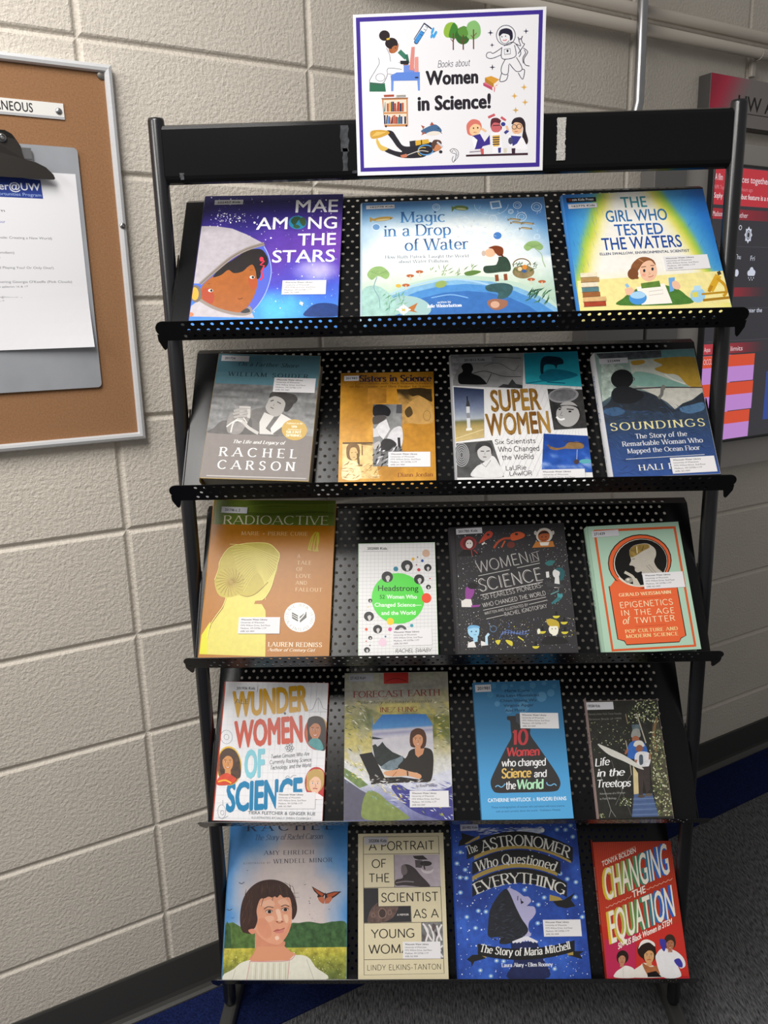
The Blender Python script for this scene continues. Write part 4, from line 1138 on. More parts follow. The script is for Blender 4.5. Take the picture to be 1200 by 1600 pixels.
def art_ocean():
    A = Art(.1686, .2373, [(95, 112), (868, 85), (1085, 1062), (235, 1068)], .0037)
    N = vnoise(51, 4)
    A.grad(lambda x, y: ramp([(0, '#8fa9a4'), (.3, '#93a59a'), (.42, '#46565f'), (.55, '#2b3d55'), (.75, '#28416f'), (1, '#2f5094')], y + (N(x, y) - .5) * .1), 24, 36, .1)
    A.poly("110,120 610,95 625,150 360,165 260,190 150,170", '#4b5056', .5); A.poly("610,95 868,85 882,150 615,155", '#6a9a9c', .15)
    A.poly("360,170 885,152 938,380 650,385 420,375 380,260", '#b9bdb2', .12); A.blob("560,165 885,155 930,300 935,380 830,375 740,290 640,275 560,240 620,210", '#ad8a30', .15); A.blob("380,180 470,170 480,195 400,210", '#b08a35'); A.blob("385,280 430,258 560,280 700,330 830,380 640,380 430,370 380,340", '#7ea59a', .1)
    A.poly("150,170 260,190 330,230 250,330 230,440 150,490", '#a9b8ae', .5); A.line("640,282 700,320 800,360", 10, '#d5d6cc', True)
    A.poly("450,390 940,388 945,420 860,480 780,510 720,555 660,500 560,440", '#c2bfb5', .15); A.line("380,392 620,382 935,388", 9, '#3b2f38')
    A.blob("150,545 215,480 232,405 300,378 420,400 520,425 600,465 680,540 735,556 780,512 850,490 940,430 960,520 900,620 300,640 170,600", '#262d36', .25)
    A.poly("150,540 400,560 700,580 960,500 1010,640 180,650", '#2a394d', .25, True); A.blob("760,545 860,520 940,505 950,560 850,590 780,580", '#4a6d8f', .2); A.blob("160,560 260,530 330,570 240,600", '#3a5a7c', .2)
    A.ell(308, 315, 86, 74, '#121316', tex=.2); A.blob("235,470 240,395 310,370 390,385 480,440 400,500 280,500", '#1a1c20'); A.line("590,470 615,440 622,385", 26, '#6a6a66'); A.ell(628, 385, 16, 22, '#77756f'); A.ring(395, 316, 10, 10, 4, '#2a2a2c')
    A.strokes(180, 520, 1080, 1060, 420, 80, 3, lambda x, y: -18 + 30 * sin(x / 90 + y / 60), ['#42618f', '#1c3056', '#344f7c', '#182846'], 5, 20)
    A.text("SOUNDINGS", (220, 713), (962, 690), 57, '#ded49a', 'serif', track=.15)
    for t, p, q, h in (("The Story of the", (412, 779), (820, 766), 36), ("Remarkable Woman Who", (308, 837), (946, 819), 36), ("Mapped the Ocean Floor", (348, 893), (924, 877), 35)):
        A.text(t, p, q, h, '#dcdce0', 'serifb', wt=.72)
    A.line("335,938 957,917", 4, '#dcdcdc'); A.text("HALI FELT", (437, 1030), (870, 1018), 44, '#ece9d8', 'serif', track=.12)
    return A
def art_ocean_spine():
    A = Art(.030, .2373, [(0, 0), (30, 0), (30, 237), (0, 237)])
    A.fill('#dedee2'); A.text("SOUNDINGS", (9, 40), (9, 130), 11, '#5f7fa8', 'serif'); A.text("FELT", (9, 175), (9, 205), 9, '#5f7fa8', 'serif')
    return A
book('thick dark blue hardcover with a map, ocean waves and a white spine', 1, .3422, -.0211, .1686, .2373, .03, .0092, True, art_ocean(), '#d8d8dc', '#2f4a80',
     [('call', '232444', .22, (136, 201), (357, 192), .28, .72), ('lib', (705, 1064), (1062, 1056))], M_MATTE, art_ocean_spine())

# ------------------------------------------------------------------ third shelf
def art_glow():
    A = Art(.2220, .2925, [(230, 22), (1168, 20), (1128, 1222), (98, 1245)], .0107)
    A.fill('#a5680a', .06)
    A.poly("230,22 1168,20 1162,212 205,213", '#5e7026', .08)
    A.line("480,75 700,55 900,60 1165,50", 14, '#71832e', True, .1); A.line("480,125 750,130 1000,110 1165,120", 12, '#556722', True, .1); A.poly("500,80 1165,60 1163,105 900,95 700,120 500,115", '#6b7d2b', .08)
    A.line("228,30 120,1240", 8, '#a56a24'); A.line("245,30 140,1240", 4, '#a56a24'); A.poly("98,1245 118,1090 190,980 175,1245", '#cfcb20')
    A.poly("160,1245 165,1120 200,1000 250,930 295,870 320,790 275,775 240,730 228,650 265,560 270,500 340,400 440,365 560,352 660,360 720,410 740,450 720,560 680,680 640,760 600,800 550,805 540,830 600,830 630,880 632,1000 628,1245", '#cfc45c', .06)
    A.poly("228,650 262,560 272,500 340,400 440,365 560,352 660,360 720,410 740,450 715,545 640,650 560,740 490,770 430,760 380,775 320,785 272,775 240,730", '#b7a63a', .08, True)
    for k in range(16):
        y = 365 + k * 9
        A.line([(350 + k * 7, y + k * 16), (480 + k * 5, y + 10 + k * 5), (620, y + 55 + k * 7), (735 - k * 7, y + 100 + k * 13)], 4, '#d8cb62', True)
    for k in range(22):
        a = k * 0.2856
        A.line([(360, 665), (360 + 55 * cos(a + .25), 665 + 55 * sin(a + .25)), (350 + 115 * cos(a), 665 + 112 * sin(a))], 4, '#a8892c', True)
    A.line("228,650 262,560 272,500 340,400 440,365 560,352 660,360 720,410 740,450 715,545 680,680 640,760 600,800", 5, '#e6dc7a', True); A.line("430,760 490,772 560,742 650,655", 5, '#a8892c', True); A.line("320,785 290,860 240,930 190,1010 165,1110", 5, '#e9df86', True)
    A.text("RADIOACTIVE", (295, 211), (1112, 204), 66, '#d3ccae', 'serif', track=.05, wt=.8)
    A.text("MARIE + PIERRE CURIE", (440, 293), (957, 290), 28, '#d8b988', 'serif', track=.1, wt=.7)
    for t, x0, x1, y in (("A", 877, 900, 462), ("TALE", 876, 985, 513), ("OF", 870, 920, 563), ("LOVE", 867, 982, 616), ("AND", 863, 952, 669), ("FALLOUT", 863, 1068, 721)):
        A.text(t, (x0, y), (x1, y - 1), 28, '#e2cfa6', 'serifl', track=.1)
    for pts in ("1020,260 985,310 960,400", "1030,262 1010,330 1000,405", "1036,262 1030,330 1032,405", "1000,290 990,340 975,395", "1040,270 1038,340 1020,400", "960,395 985,402", "1000,405 1040,405"):
        A.line(pts, 9, '#a9a01c', True)
    A.ell(897, 925, 120, 116, '#e9e7e2'); A.around("NATIONAL BOOK AWARD", 897, 925, 88, 84, 205, -25, 24, '#9a978f', face='serif'); A.around("FINALIST", 897, 925, 112, 108, 228, 312, 24, '#9a978f', face='serif')
    A.poly("838,885 885,910 885,960 838,935", '#4f4d4a'); A.line("842,903 885,925", 4, '#e9e7e2'); A.line("842,918 885,942", 4, '#e9e7e2'); A.poly("897,920 950,878 952,925 900,968", '#55534f'); A.line("897,945 935,900 938,880", 8, '#e9e7e2', True)
    A.text("LAUREN REDNISS", (649, 1163), (1072, 1153), 34, '#eadfca', 'serif', track=.08); A.text("Author of Century Girl", (645, 1201), (1020, 1192), 24, '#eadfca', 'serif', slant=.3)
    return A
book('large orange and green hardcover with a yellow silhouette of a woman with a hair bun', 2, -.3173, .0281, .2220, .2925, .018, .0022, True, art_glow(), '#c98a38', '#b07a30',
     [('call', '201746 c. 2', .25, (284, 124), (487, 128), .13, .72), ('lib', (411, 1071), (741, 1060))])

def art_dots():
    A = Art(.1358, .2096, [(158, 160), (1038, 122), (1095, 1432), (138, 1450)], .0126)
    A.fill('#dedddc')
    for k in range(30): A.line([(140 + k * 44 - 60, 100), (140 + k * 46 - 90, 1460)], 2.5, '#b9b9bf')
    for k in range(34): A.line([(120, 170 + k * 42), (1110, 135 + k * 42)], 2.5, '#b9b9bf')
    A.ell(612, 782, 310, 298, '#55cf48')
    A.text("Headstrong", (378, 696), (850, 688), 64, '#12301a', bold=.012); A.text("52", (397, 787), (456, 785), 44, '#12301a', bold=.005)
    A.text("Women Who", (478, 785), (833, 780), 46, '#f1f6ef', bold=.016); A.text("Changed Science—", (338, 880), (887, 872), 44, '#f1f6ef', bold=.016); A.text("and the World", (415, 976), (817, 968), 46, '#f1f6ef', bold=.016)
    for x, y, r, c in ((935, 250, 44, '#c9a78f'), (785, 320, 18, '#d9a83a'), (838, 296, 8, '#4a3a7a'), (893, 337, 16, '#2a4a9a'), (585, 438, 28, '#20798f'), (853, 442, 19, '#b8323a'), (825, 385, 8, '#7a4a5a'), (985, 540, 9, '#b84a4a'), (945, 770, 58, '#e04f30'), (520, 1052, 42, '#eec22e'), (772, 1098, 20, '#3f98a8'), (517, 1146, 23, '#d8508f'), (238, 1149, 17, '#d8522f'), (462, 1232, 11, '#3f6a9a'), (427, 1303, 48, '#dfc2d2'), (260, 884, 9, '#e0c890'), (235, 1290, 8, '#c86a5a'), (278, 1340, 8, '#444')):
        A.ell(x, y, r, r, c)
    for x, y, r in ((486, 532, 66), (714, 400, 68), (957, 415, 44), (857, 552, 60), (967, 640, 29), (287, 810, 24), (270, 995, 58), (370, 1145, 53), (283, 1250, 24), (243, 1395, 35)):
        A.ell(x, y, r, r * .96, '#262628', tex=.2); A.face(x + r * .1, y + r * .08, r * .42, r * .55, '#c9c6c4', '#2b2a2b', smile=r > 50)
    A.ell(643, 1155, 70, 62, '#4a4a4c'); A.ell(650, 1165, 35, 40, '#c4c2c2')
    A.text("RACHEL SWABY", (578, 1426), (1018, 1413), 44, '#1e1e20', 'hand', slant=.2)
    return A
book('small white paperback with a large green circle and coloured dots', 2, -.0890, -.0005, .1358, .2096, .018, .0022, False, art_dots(), '#5cc24e', '#c9c9c6',
     [('call', '202000 Kids', .24, (200, 248), (492, 240), .2, .97, .4, '#dedddc'), ('lib', (536, 1348), (1022, 1330))])

def art_pioneers():
    A = Art(.2026, .2389, [(76, 75), (1035, 65), (1172, 1135), (130, 1140)], .0154)
    A.fill('#2d2b2d', .1)
    A.line("118,90 150,1135", 10, '#1d1c1d')
    W = ['#c9c6c2', '#8f8c8c', '#e0ddda', '#5f6a8a']
    A.dots(130, 100, 1120, 300, 170, 1.5, 4.5, W + ['#a8503a'], 4); A.dots(130, 300, 330, 1100, 240, 1.5, 5, W, 5); A.dots(880, 300, 1120, 800, 120, 1.5, 4.5, W, 6); A.dots(190, 860, 1150, 1130, 420, 1.5, 5, W + ['#cfc23a', '#4f6aa8'], 7)
    A.text("WOMEN", (308, 462), (738, 385), 92, '#b9b6b3', 'line', wt=.8); A.text("WOMEN", (315, 465), (742, 388), 92, '#8d8a88', 'line', wt=.5); A.text("IN", (762, 380), (830, 368), 62, '#a5a2a0', 'line'); A.line("760,312 825,296", 4, '#a5a2a0'); A.line("760,388 832,375", 4, '#a5a2a0')
    A.text("SCIENCE", (328, 622), (862, 538), 106, '#c2bfbb', 'line', wt=.9); A.text("SCIENCE", (340, 620), (870, 536), 96, '#8d8a88', 'line', wt=.5)
    A.line("313,488 578,443", 5, '#b9b6b3'); A.line("642,430 835,396", 5, '#b9b6b3'); A.line("328,652 860,556", 5, '#c2bfbb')
    A.text("-50 FEARLESS PIONEERS-", (338, 695), (866, 600), 38, '#c9c6c2', 'line', wt=1.1); A.text("WHO CHANGED THE WORLD", (350, 758), (890, 668), 36, '#d0cdc9', 'line', wt=1.15)
    A.line("352,782 890,686", 4, '#c9c6c2'); A.text("WRITTEN AND ILLUSTRATED BY", (365, 822), (740, 756), 22, '#c9c6c2', 'line', wt=1.3); A.line("745,745 900,713", 4, '#c9c6c2'); A.line("378,858 530,828", 4, '#c9c6c2'); A.text("RACHEL IGNOTOFSKY", (540, 840), (903, 776), 32, '#d0cdc9', 'line', wt=1.15)
    # figures
    A.ell(230, 212, 70, 58, '#8a2a2c'); A.ell(235, 215, 50, 44, '#5f1b1f'); A.ell(238, 218, 30, 36, '#d9cfc9'); A.ell(225, 212, 5, 5, '#222'); A.ell(248, 212, 5, 5, '#222'); A.blob("150,300 190,265 250,268 300,285 330,310 150,320", '#141314'); A.line("255,270 262,315", 6, '#b03a35'); A.line("275,268 308,300", 6, '#b03a35')
    A.blob("318,215 375,130 415,115 438,135 425,165 385,185", '#b2402e'); A.ell(397, 145, 12, 10, '#2d2b2d'); A.line("345,225 370,210", 14, '#d9d4cf')
    A.blob("588,150 650,128 705,150 690,180 600,200", '#c2542c'); A.ell(637, 148, 14, 10, '#2d2b2d'); A.line("590,180 530,182 480,210 445,258", 18, '#a8452a', True); A.line("540,200 510,255", 12, '#c2542c'); A.ell(590, 235, 34, 26, '#6d2f26')
    A.ell(872, 165, 70, 62, '#cdc6bb'); A.ell(868, 170, 50, 48, '#a5552e'); A.blob("822,165 840,135 890,130 918,160 900,150 850,150", '#2a1a14'); A.ell(853, 178, 5, 5, '#1c1210'); A.ell(885, 178, 5, 5, '#1c1210'); A.line("850,200 868,207 888,198", 4, '#5a2418', True); A.poly("800,215 945,215 960,262 770,265", '#b5702f'); A.poly("832,222 915,222 905,250 842,250", '#e0dad0'); A.ell(797, 142, 12, 18, '#b9b3ac'); A.ell(945, 145, 12, 18, '#b9b3ac')
    A.blob("200,620 210,580 250,570 278,600 268,650 235,690 205,690", '#8a3f8c'); A.ell(262, 570, 42, 28, '#161416'); A.poly("165,700 200,680 250,685 262,752 168,748", '#d9d3cf'); A.line("250,745 320,742", 18, '#8a3f8c')
    A.blob("945,480 960,455 1000,450 1005,500 985,525 955,515", '#d2d2d0'); A.blob("965,450 1020,440 1050,490 1030,545 1005,540 1008,480", '#26595f'); A.poly("965,520 1000,515 1010,610 960,610", '#d2d2d0'); A.line("905,520 900,470", 26, '#d2d2d0'); A.poly("890,545 950,570 1040,585 1040,612 900,600", '#39393b'); A.blob("880,395 920,375 965,385 930,420 895,415", '#2f6a6a')
    A.line("1030,660 990,700 940,745", 16, '#2f7076', True); A.line("1020,700 960,740", 12, '#2f7076', True); A.poly("985,655 1035,670 1025,700 990,690", '#3f8a90'); A.line("930,665 1000,635", 10, '#5a8a8a')
    A.blob("218,960 232,918 290,912 318,945 308,1000 275,1020 235,1000", '#9ccbe6'); A.blob("215,940 240,908 310,915 318,935 270,930", '#6fa8cf'); A.ell(250, 962, 6, 6, '#26303a'); A.ell(290, 962, 6, 6, '#26303a'); A.line("268,992 290,990", 4, '#3a6a8a'); A.poly("262,1005 305,1015 300,1050 268,1060", '#9ccbe6'); A.poly("215,1100 220,1060 270,1045 290,1100", '#dcdad8'); A.poly("330,1045 370,1060 395,1085 332,1090", '#dcdad8'); A.line("380,1080 378,1010 400,985", 22, '#b5d6ea'); A.ring(438, 945, 28, 26, 4, '#5f86b0')
    A.line("490,1035 525,985 600,985 680,1000 745,995", 6, '#4f68a8', True); A.line("500,1000 560,960 640,990 740,970", 6, '#4f68a8', True)
    for k in range(9): A.line([(520 + k * 25, 968), (515 + k * 25, 1000)], 4, '#7f92c2')
    A.blob("455,1050 500,1045 480,1085", '#cfc23a'); A.blob("545,1045 600,1060 600,1100 560,1075", '#cfc23a'); A.line("650,1020 700,1055", 10, '#cfc23a')
    A.blob("915,965 935,930 985,935 1000,970 985,1015 935,1005", '#e8e4d2'); A.blob("895,885 940,875 1000,905 1008,965 990,940 920,935", '#b9a034'); A.ell(945, 962, 5, 5, '#333'); A.ell(975, 962, 5, 5, '#333'); A.poly("950,1000 985,1000 980,1022 948,1022", '#e8e4d2'); A.blob("860,1060 900,1025 970,1030 1040,1040 1080,1090 870,1095", '#1a191a')
    for x, y in ((980, 850), (1048, 905), (1055, 990), (862, 980), (805, 1108)): A.ell(x, y, 30, 22, '#cfc23a', a0=180, a1=360); A.poly([(x - 12, y), (x - 8, y - 40), (x + 8, y - 40), (x + 12, y)], '#141314')
    A.ell(830, 980, 14, 24, '#e0dcc8')
    return A
book('dark charcoal hardcover with small coloured figures and hand drawn white lettering', 2, .1133, -.0248, .2026, .2389, .016, .001, True, art_pioneers(), '#39363a', '#2d2b2d',
     [('call', '201785 Kids', .235, (130, 137), (349, 131), .08, .82)], M_MATTE)

def art_epi():
    A = Art(.1598, .2277, [(110, 75), (905, 62), (1130, 1185), (245, 1190)], .0061)
    A.fill('#abcab4')
    A.line("167,115 872,110", 20, '#d25c30'); A.line("872,102 1078,1180", 20, '#d25c30'); A.line("172,110 318,1190", 20, '#d25c30'); A.line("310,1180 1085,1172", 20, '#d25c30')
    plate = "292,598 345,590 362,568 345,545 500,500 830,520 905,640 990,1075 945,1095 930,1130 445,1135 425,1098 365,1080"
    A.poly(plate, '#e0653a'); A.line(plate + " 292,598", 8, '#231a16')
    A.ell(568, 395, 283, 238, '#231a16'); A.ell(568, 396, 274, 230, '#e0653a'); A.ell(575, 402, 246, 212, '#231a16'); A.ell(575, 402, 238, 206, '#d9d4c6'); A.ell(577, 402, 230, 198, '#191716')
    A.poly("345,545 420,580 500,618 600,632 700,632 905,640 905,700 320,700 300,602", '#e0653a'); A.ell(575, 402, 246, 212, '#d9d4c6', a0=215, a1=310) ; A.ell(577, 400, 232, 200, '#191716')
    A.blob("480,330 478,290 510,255 575,240 640,242 700,285 712,340 695,395 720,450 770,508 600,515 585,480 548,486 525,470 522,440 502,425 475,418 490,380", '#b9b2a6', .05)
    A.blob("476,330 482,285 515,255 580,243 640,246 652,275 600,300 520,345 490,350", '#8a713a', .5); A.line("540,260 545,320", 8, '#d9cda0'); A.line("600,255 590,300", 6, '#4f3f20'); A.line("500,370 525,365", 5, '#6a6258'); A.line("625,430 690,500", 3, '#6a6258'); A.line("645,420 715,500", 3, '#6a6258'); A.line("520,445 538,448", 4, '#7a6a60')
    A.line("432,478 500,520 530,570", 24, '#c4bdae', True); A.poly("500,530 540,540 575,605 510,600", '#c4bdae'); A.ell(470, 552, 36, 24, '#9c968a'); A.ell(462, 546, 14, 10, '#d6d0c4')
    A.text("GERALD WEISSMANN", (380, 693), (851, 684), 27, '#f0d9a8', 'serifb', track=.05)
    A.line("475,717 757,711", 3, '#a8452a'); A.line("525,969 803,964", 3, '#a8452a')
    A.text("EPIGENETICS", (393, 796), (869, 784), 50, '#f2e0b8', 'light', track=-.02); A.text("IN THE AGE", (403, 866), (883, 861), 48, '#f2e0b8', 'light', track=.06)
    A.text("of", (415, 942), (492, 940), 62, '#f2e0b8', 'serif', slant=.3); A.text("TWITTER", (523, 941), (891, 932), 50, '#f2e0b8', 'light', track=.02)
    A.text("POP CULTURE AND", (433, 1026), (916, 1018), 30, '#eccf92', 'serifb', track=.1); A.text("MODERN SCIENCE", (441, 1072), (919, 1067), 30, '#eccf92', 'serifb', track=.1)
    return A
def art_epi_spine():
    A = Art(.025, .2277, [(0, 0), (25, 0), (25, 228), (0, 228)])
    A.fill('#a9c8b2'); A.text("EPIGENETICS", (8, 60), (8, 150), 9, '#31424a', 'light'); A.line("12,20 12,45", 8, '#3a5a6a'); A.line("12,205 12,220", 8, '#3a5a6a')
    return A
book('pale green hardcover with an orange keyhole panel and a profile head', 2, .3363, -.0399, .1598, .2277, .025, .0063, True, art_epi(), '#a9c8b2', '#a9c8b2',
     [('call', '271439', .245, (153, 170), (388, 164), .07, .48), ('lib', (610, 637), (976, 633))], M_GLOSS, art_epi_spine())

# ------------------------------------------------------------------ fourth shelf
def art_wonder():
    A = Art(.1966, .2561, [(195, 112), (1100, 97), (1058, 1335), (68, 1342)], .0102)
    A.fill('#e0e0e3')
    for k in range(18): A.line([(230 + k * 48, 110), (150 + k * 48, 1340)], 1.6, '#d0d1d8'); A.line([(80, 140 + k * 70), (1090, 130 + k * 70)], 1.6, '#d0d1d8')
    A.text("WUNDER", (252, 416), (920, 340), 212, '#c9981f', bold=.05, slant=.04, track=-.02)
    A.text("WOMEN", (266, 688), (880, 616), 222, '#c64a2f', bold=.05, slant=.04, track=-.02)
    A.text("OF", (352, 957), (540, 938), 238, '#7dc1cf', bold=.05, slant=.06)
    A.text("SCIENCE", (183, 1266), (884, 1196), 248, '#157aa9', bold=.05, slant=.06, track=-.02)
    A.text("ALE", (268, 303), (395, 300), 40, '#6f6430', 'hand')
    A.ell(1000, 540, 112, 150, '#c2452f'); A.ell(1010, 538, 100, 146, '#b89a4a'); A.blob("915,480 930,410 1000,390 1060,420 1085,520 1080,680 1010,685 930,640", '#2a1b17', .2); A.face(985, 505, 58, 88, '#b8754e', '#2a1b17'); A.blob("925,640 960,590 1030,600 1060,680 1000,688", '#4a8f92', .2)
    A.ell(215, 855, 112, 176, '#d9b02c'); A.ell(215, 860, 104, 166, '#7a4a2a', tex=.4); A.blob("140,780 180,710 260,710 310,790 320,930 280,970 150,960", '#4a3122', .6); A.face(205, 815, 54, 86, '#c98a52', '#4a3122'); A.blob("110,1030 120,965 190,920 250,945 280,975 230,1020", '#c9452c', .2); A.line("115,1000 180,985 235,1010", 14, '#e8b030', True)
    A.ell(1000, 990, 104, 148, '#b53a3a'); A.blob("912,960 930,890 1010,862 1062,890 1062,1010 930,1060", '#b99a5c', .4); A.face(990, 985, 60, 95, '#e2b79c', '#b8985a', eyes='#4a6a8a', smile=False); A.blob("930,1100 1000,1080 1060,1110 1060,1135 960,1130", '#e8e4e6')
    for t, p, q in (("Twelve Geniuses Who Are", (595, 778), (936, 741)), ("Currently Rocking Science,", (580, 829), (957, 792)), ("Technology, and the World", (588, 879), (953, 841))):
        A.text(t, p, q, 34, '#3c3c40', 'hand', slant=.2)
    A.line("918,342 960,330 985,270 1010,232 1035,275 1055,320 1090,330", 3, '#8a8c94', True); A.line("915,355 1090,350", 2, '#8a8c94'); A.line("1010,232 1012,345", 2, '#a9abb2')
    for r in (0, 60, 120): A.ring(757, 678, 40, 16, 3, '#55575e', rot=r)
    A.ell(757, 678, 6, 6, '#33343a'); A.ell(715, 375, 10, 12, '#5a5c62'); A.ring(195, 598, 52, 60, 3, '#7d7f88'); A.ring(195, 598, 22, 24, 3, '#7d7f88'); A.line("720,950 740,928 765,945 790,925 820,925", 3, '#8a8c94', True)
    A.ring(145, 1270, 36, 62, 3, '#9a9ca4'); A.ring(150, 1280, 16, 20, 3, '#9a9ca4'); A.line("155,1165 156,1210", 3, '#9a9ca4'); A.line("110,1320 150,1335 200,1310", 3, '#9a9ca4', True)
    A.text("TIERA FLETCHER & GINGER RUE", (383, 1287), (993, 1282), 27, '#77787c', bold=.01); A.text("ILLUSTRATED BY SALLY WERN COMPORT", (415, 1326), (956, 1322), 18, '#8d8e92')
    return A
book('white children\'s book with huge slanted mustard, red and blue title letters', 3, -.3291, .0259, .1966, .2561, .014, .001, True, art_wonder(), '#c9452e', '#c9452e',
     [('call', '201936 Kids', .26, (262, 196), (472, 190), .12, .9, .42, '#dcdce0'), ('lib', (636, 1232), (990, 1222))])

def art_climate():
    A = Art(.1954, .2733, [(115, 75), (1073, 62), (1135, 1440), (100, 1455)], .0117)
    N, N2 = vnoise(61, 4), vnoise(62, 9)
    def f(x, y):
        n, n2 = N(x, y, 1.6), N2(x, y)
        c = ramp([(0, '#a9a893'), (.14, '#8f8c84'), (.24, '#a19a72'), (.34, '#757a52'), (.46, '#b3ab84'), (.6, '#c5c3b8'), (.72, '#cfd0d4'), (.84, '#7f83ac'), (1, '#5c5c86')], y + (n - .5) * .16)
        if y > .3 and x > .78 and y < .45: c = mix(c, '#5f6420', .7)
        if n2 > .62 and .2 < y < .62: c = mix(c, '#c2b25c', .6)
        if n2 < .36 and .2 < y < .5: c = mix(c, '#4f5a3a', .5)
        return c
    A.grad(f, 34, 46, .25)
    A.strokes(110, 330, 1100, 800, 260, 70, 10, lambda x, y: -20 + 20 * sin(x / 70), ['#c9bd6a', '#7a7f4a', '#e0dcc8', '#5a6a5a', '#9a9a70', '#b9b6a4'], 5, 35, lambda x, y: x < 360 or x > 960)
    A.poly("105,1060 250,1160 420,1260 560,1340 700,1440 100,1455", '#5b596a', .1); A.blob("325,1180 430,1200 520,1280 650,1370 700,1445 310,1450 270,1330", '#7c8a4e', .2); A.poly("105,960 240,1040 330,1120 250,1150 105,1040", '#6f8450', .3)
    A.blob("560,1120 800,1130 1115,1080 1130,1440 900,1420 720,1340 600,1220", '#3f3f86', .3); A.blob("620,1050 900,1040 1110,980 1115,1130 900,1170 700,1160", '#c9cbd8', .15)
    A.strokes(100, 900, 1130, 1440, 420, 60, 9, -38, ['#e8e0a8', '#c9b23c', '#f0efe6', '#8f9a4a', '#b9c9d9', '#d8c85a'], 8, 25, lambda x, y: abs(y - (900 + (x - 100) * .55)) < 75 + (40 if x < 420 else 0)); A.strokes(130, 1060, 620, 1360, 60, 60, 5, -38, ['#7fb0c4', '#a9cbd0'], 9, 20, lambda x, y: abs(y - (1075 + (x - 130) * .55)) < 22)
    A.strokes(560, 1100, 1130, 1330, 60, 130, 7, -15, ['#d9dcea', '#8f93c2', '#4a4a9a', '#b5b9d8'], 12, 20)
    A.poly("478,70 708,66 709,168 480,174", '#b3271f'); A.line("500,150 590,122 690,148", 7, '#6a1512', True)
    A.text("FORECAST EARTH", (192, 302), (1006, 284), 58, '#7a2922', 'serif', track=.02); A.text("the story of climate scientist", (270, 360), (930, 346), 26, '#33332c', 'serif', slant=.3, track=.15); A.text("INEZ FUNG", (443, 438), (792, 431), 44, '#7c2d24', 'serif')
    A.patch([(372, 460), (930, 455), (950, 880), (370, 1000)], lambda a, b: ramp([(0, '#2f6cb0'), (.26, '#4f86bc'), (.3, '#b9b6c2'), (.36, '#8f8fae'), (.42, '#c9c5cc'), (.6, '#bdbac2'), (1, '#d6d2d2')], b), 8, 20, .08)
    A.poly("372,460 470,455 380,560", '#8f8a5a', .4); A.poly("870,455 945,460 945,560", '#8a8548', .4)
    A.poly("368,665 480,685 420,692 370,690", '#2c3440'); A.poly("372,750 400,735 420,760 440,745 465,715 500,760 560,810 650,850 690,880 600,985 480,975 400,900", '#2a302e', .3); A.blob("450,960 520,900 600,870 660,850 640,930 560,980", '#6f7f88', .4)
    A.poly("248,832 368,812 490,1055 345,1040", '#1f1d1c'); A.poly("340,1040 500,1050 640,1045 830,1070 920,1065 900,1095 600,1100 360,1115", '#26221f', .2); A.line("395,1025 425,1045", 14, '#8f8d88')
    A.blob("610,950 690,860 720,800 780,775 870,770 930,800 945,900 920,1080 820,1070 800,1010 720,1000 680,980", '#28231f', .08); A.poly("770,785 860,775 845,830 800,862 775,835", '#c48a66')
    A.blob("722,690 735,620 790,588 850,605 878,670 870,750 840,770 745,765 725,730", '#4f2f20', .3); A.face(798, 690, 54, 76, '#c98f6a', '#4f2f20')
    A.blob("480,1000 540,985 640,970 690,985 820,1020 815,1062 700,1035 580,1040 500,1030", '#cf9a74'); A.line("700,990 705,1035", 14, '#3a4a48'); A.line("560,1040 600,995", 8, '#a87252')
    A.strokes(340, 1060, 950, 1120, 40, 60, 8, 5, ['#e6e4e4', '#5a5650', '#9a9894'], 4, 20)
    A.text("by Renee Skelton", (778, 1143), (982, 1133), 26, '#5a4a52', 'serif', slant=.25)
    return A
book('olive and grey paperback with a woman at a laptop above the clouds', 3, -.0946, -.005, .1954, .2733, .016, .001, False, art_climate(), '#b5b3a4', '#8a8878',
     [('call', '271423 Kid+', .3, (153, 155), (381, 150), .06, .7, .36, '#a9a9b0'), ('lib', (724, 1332), (1092, 1330))], M_MATTE)

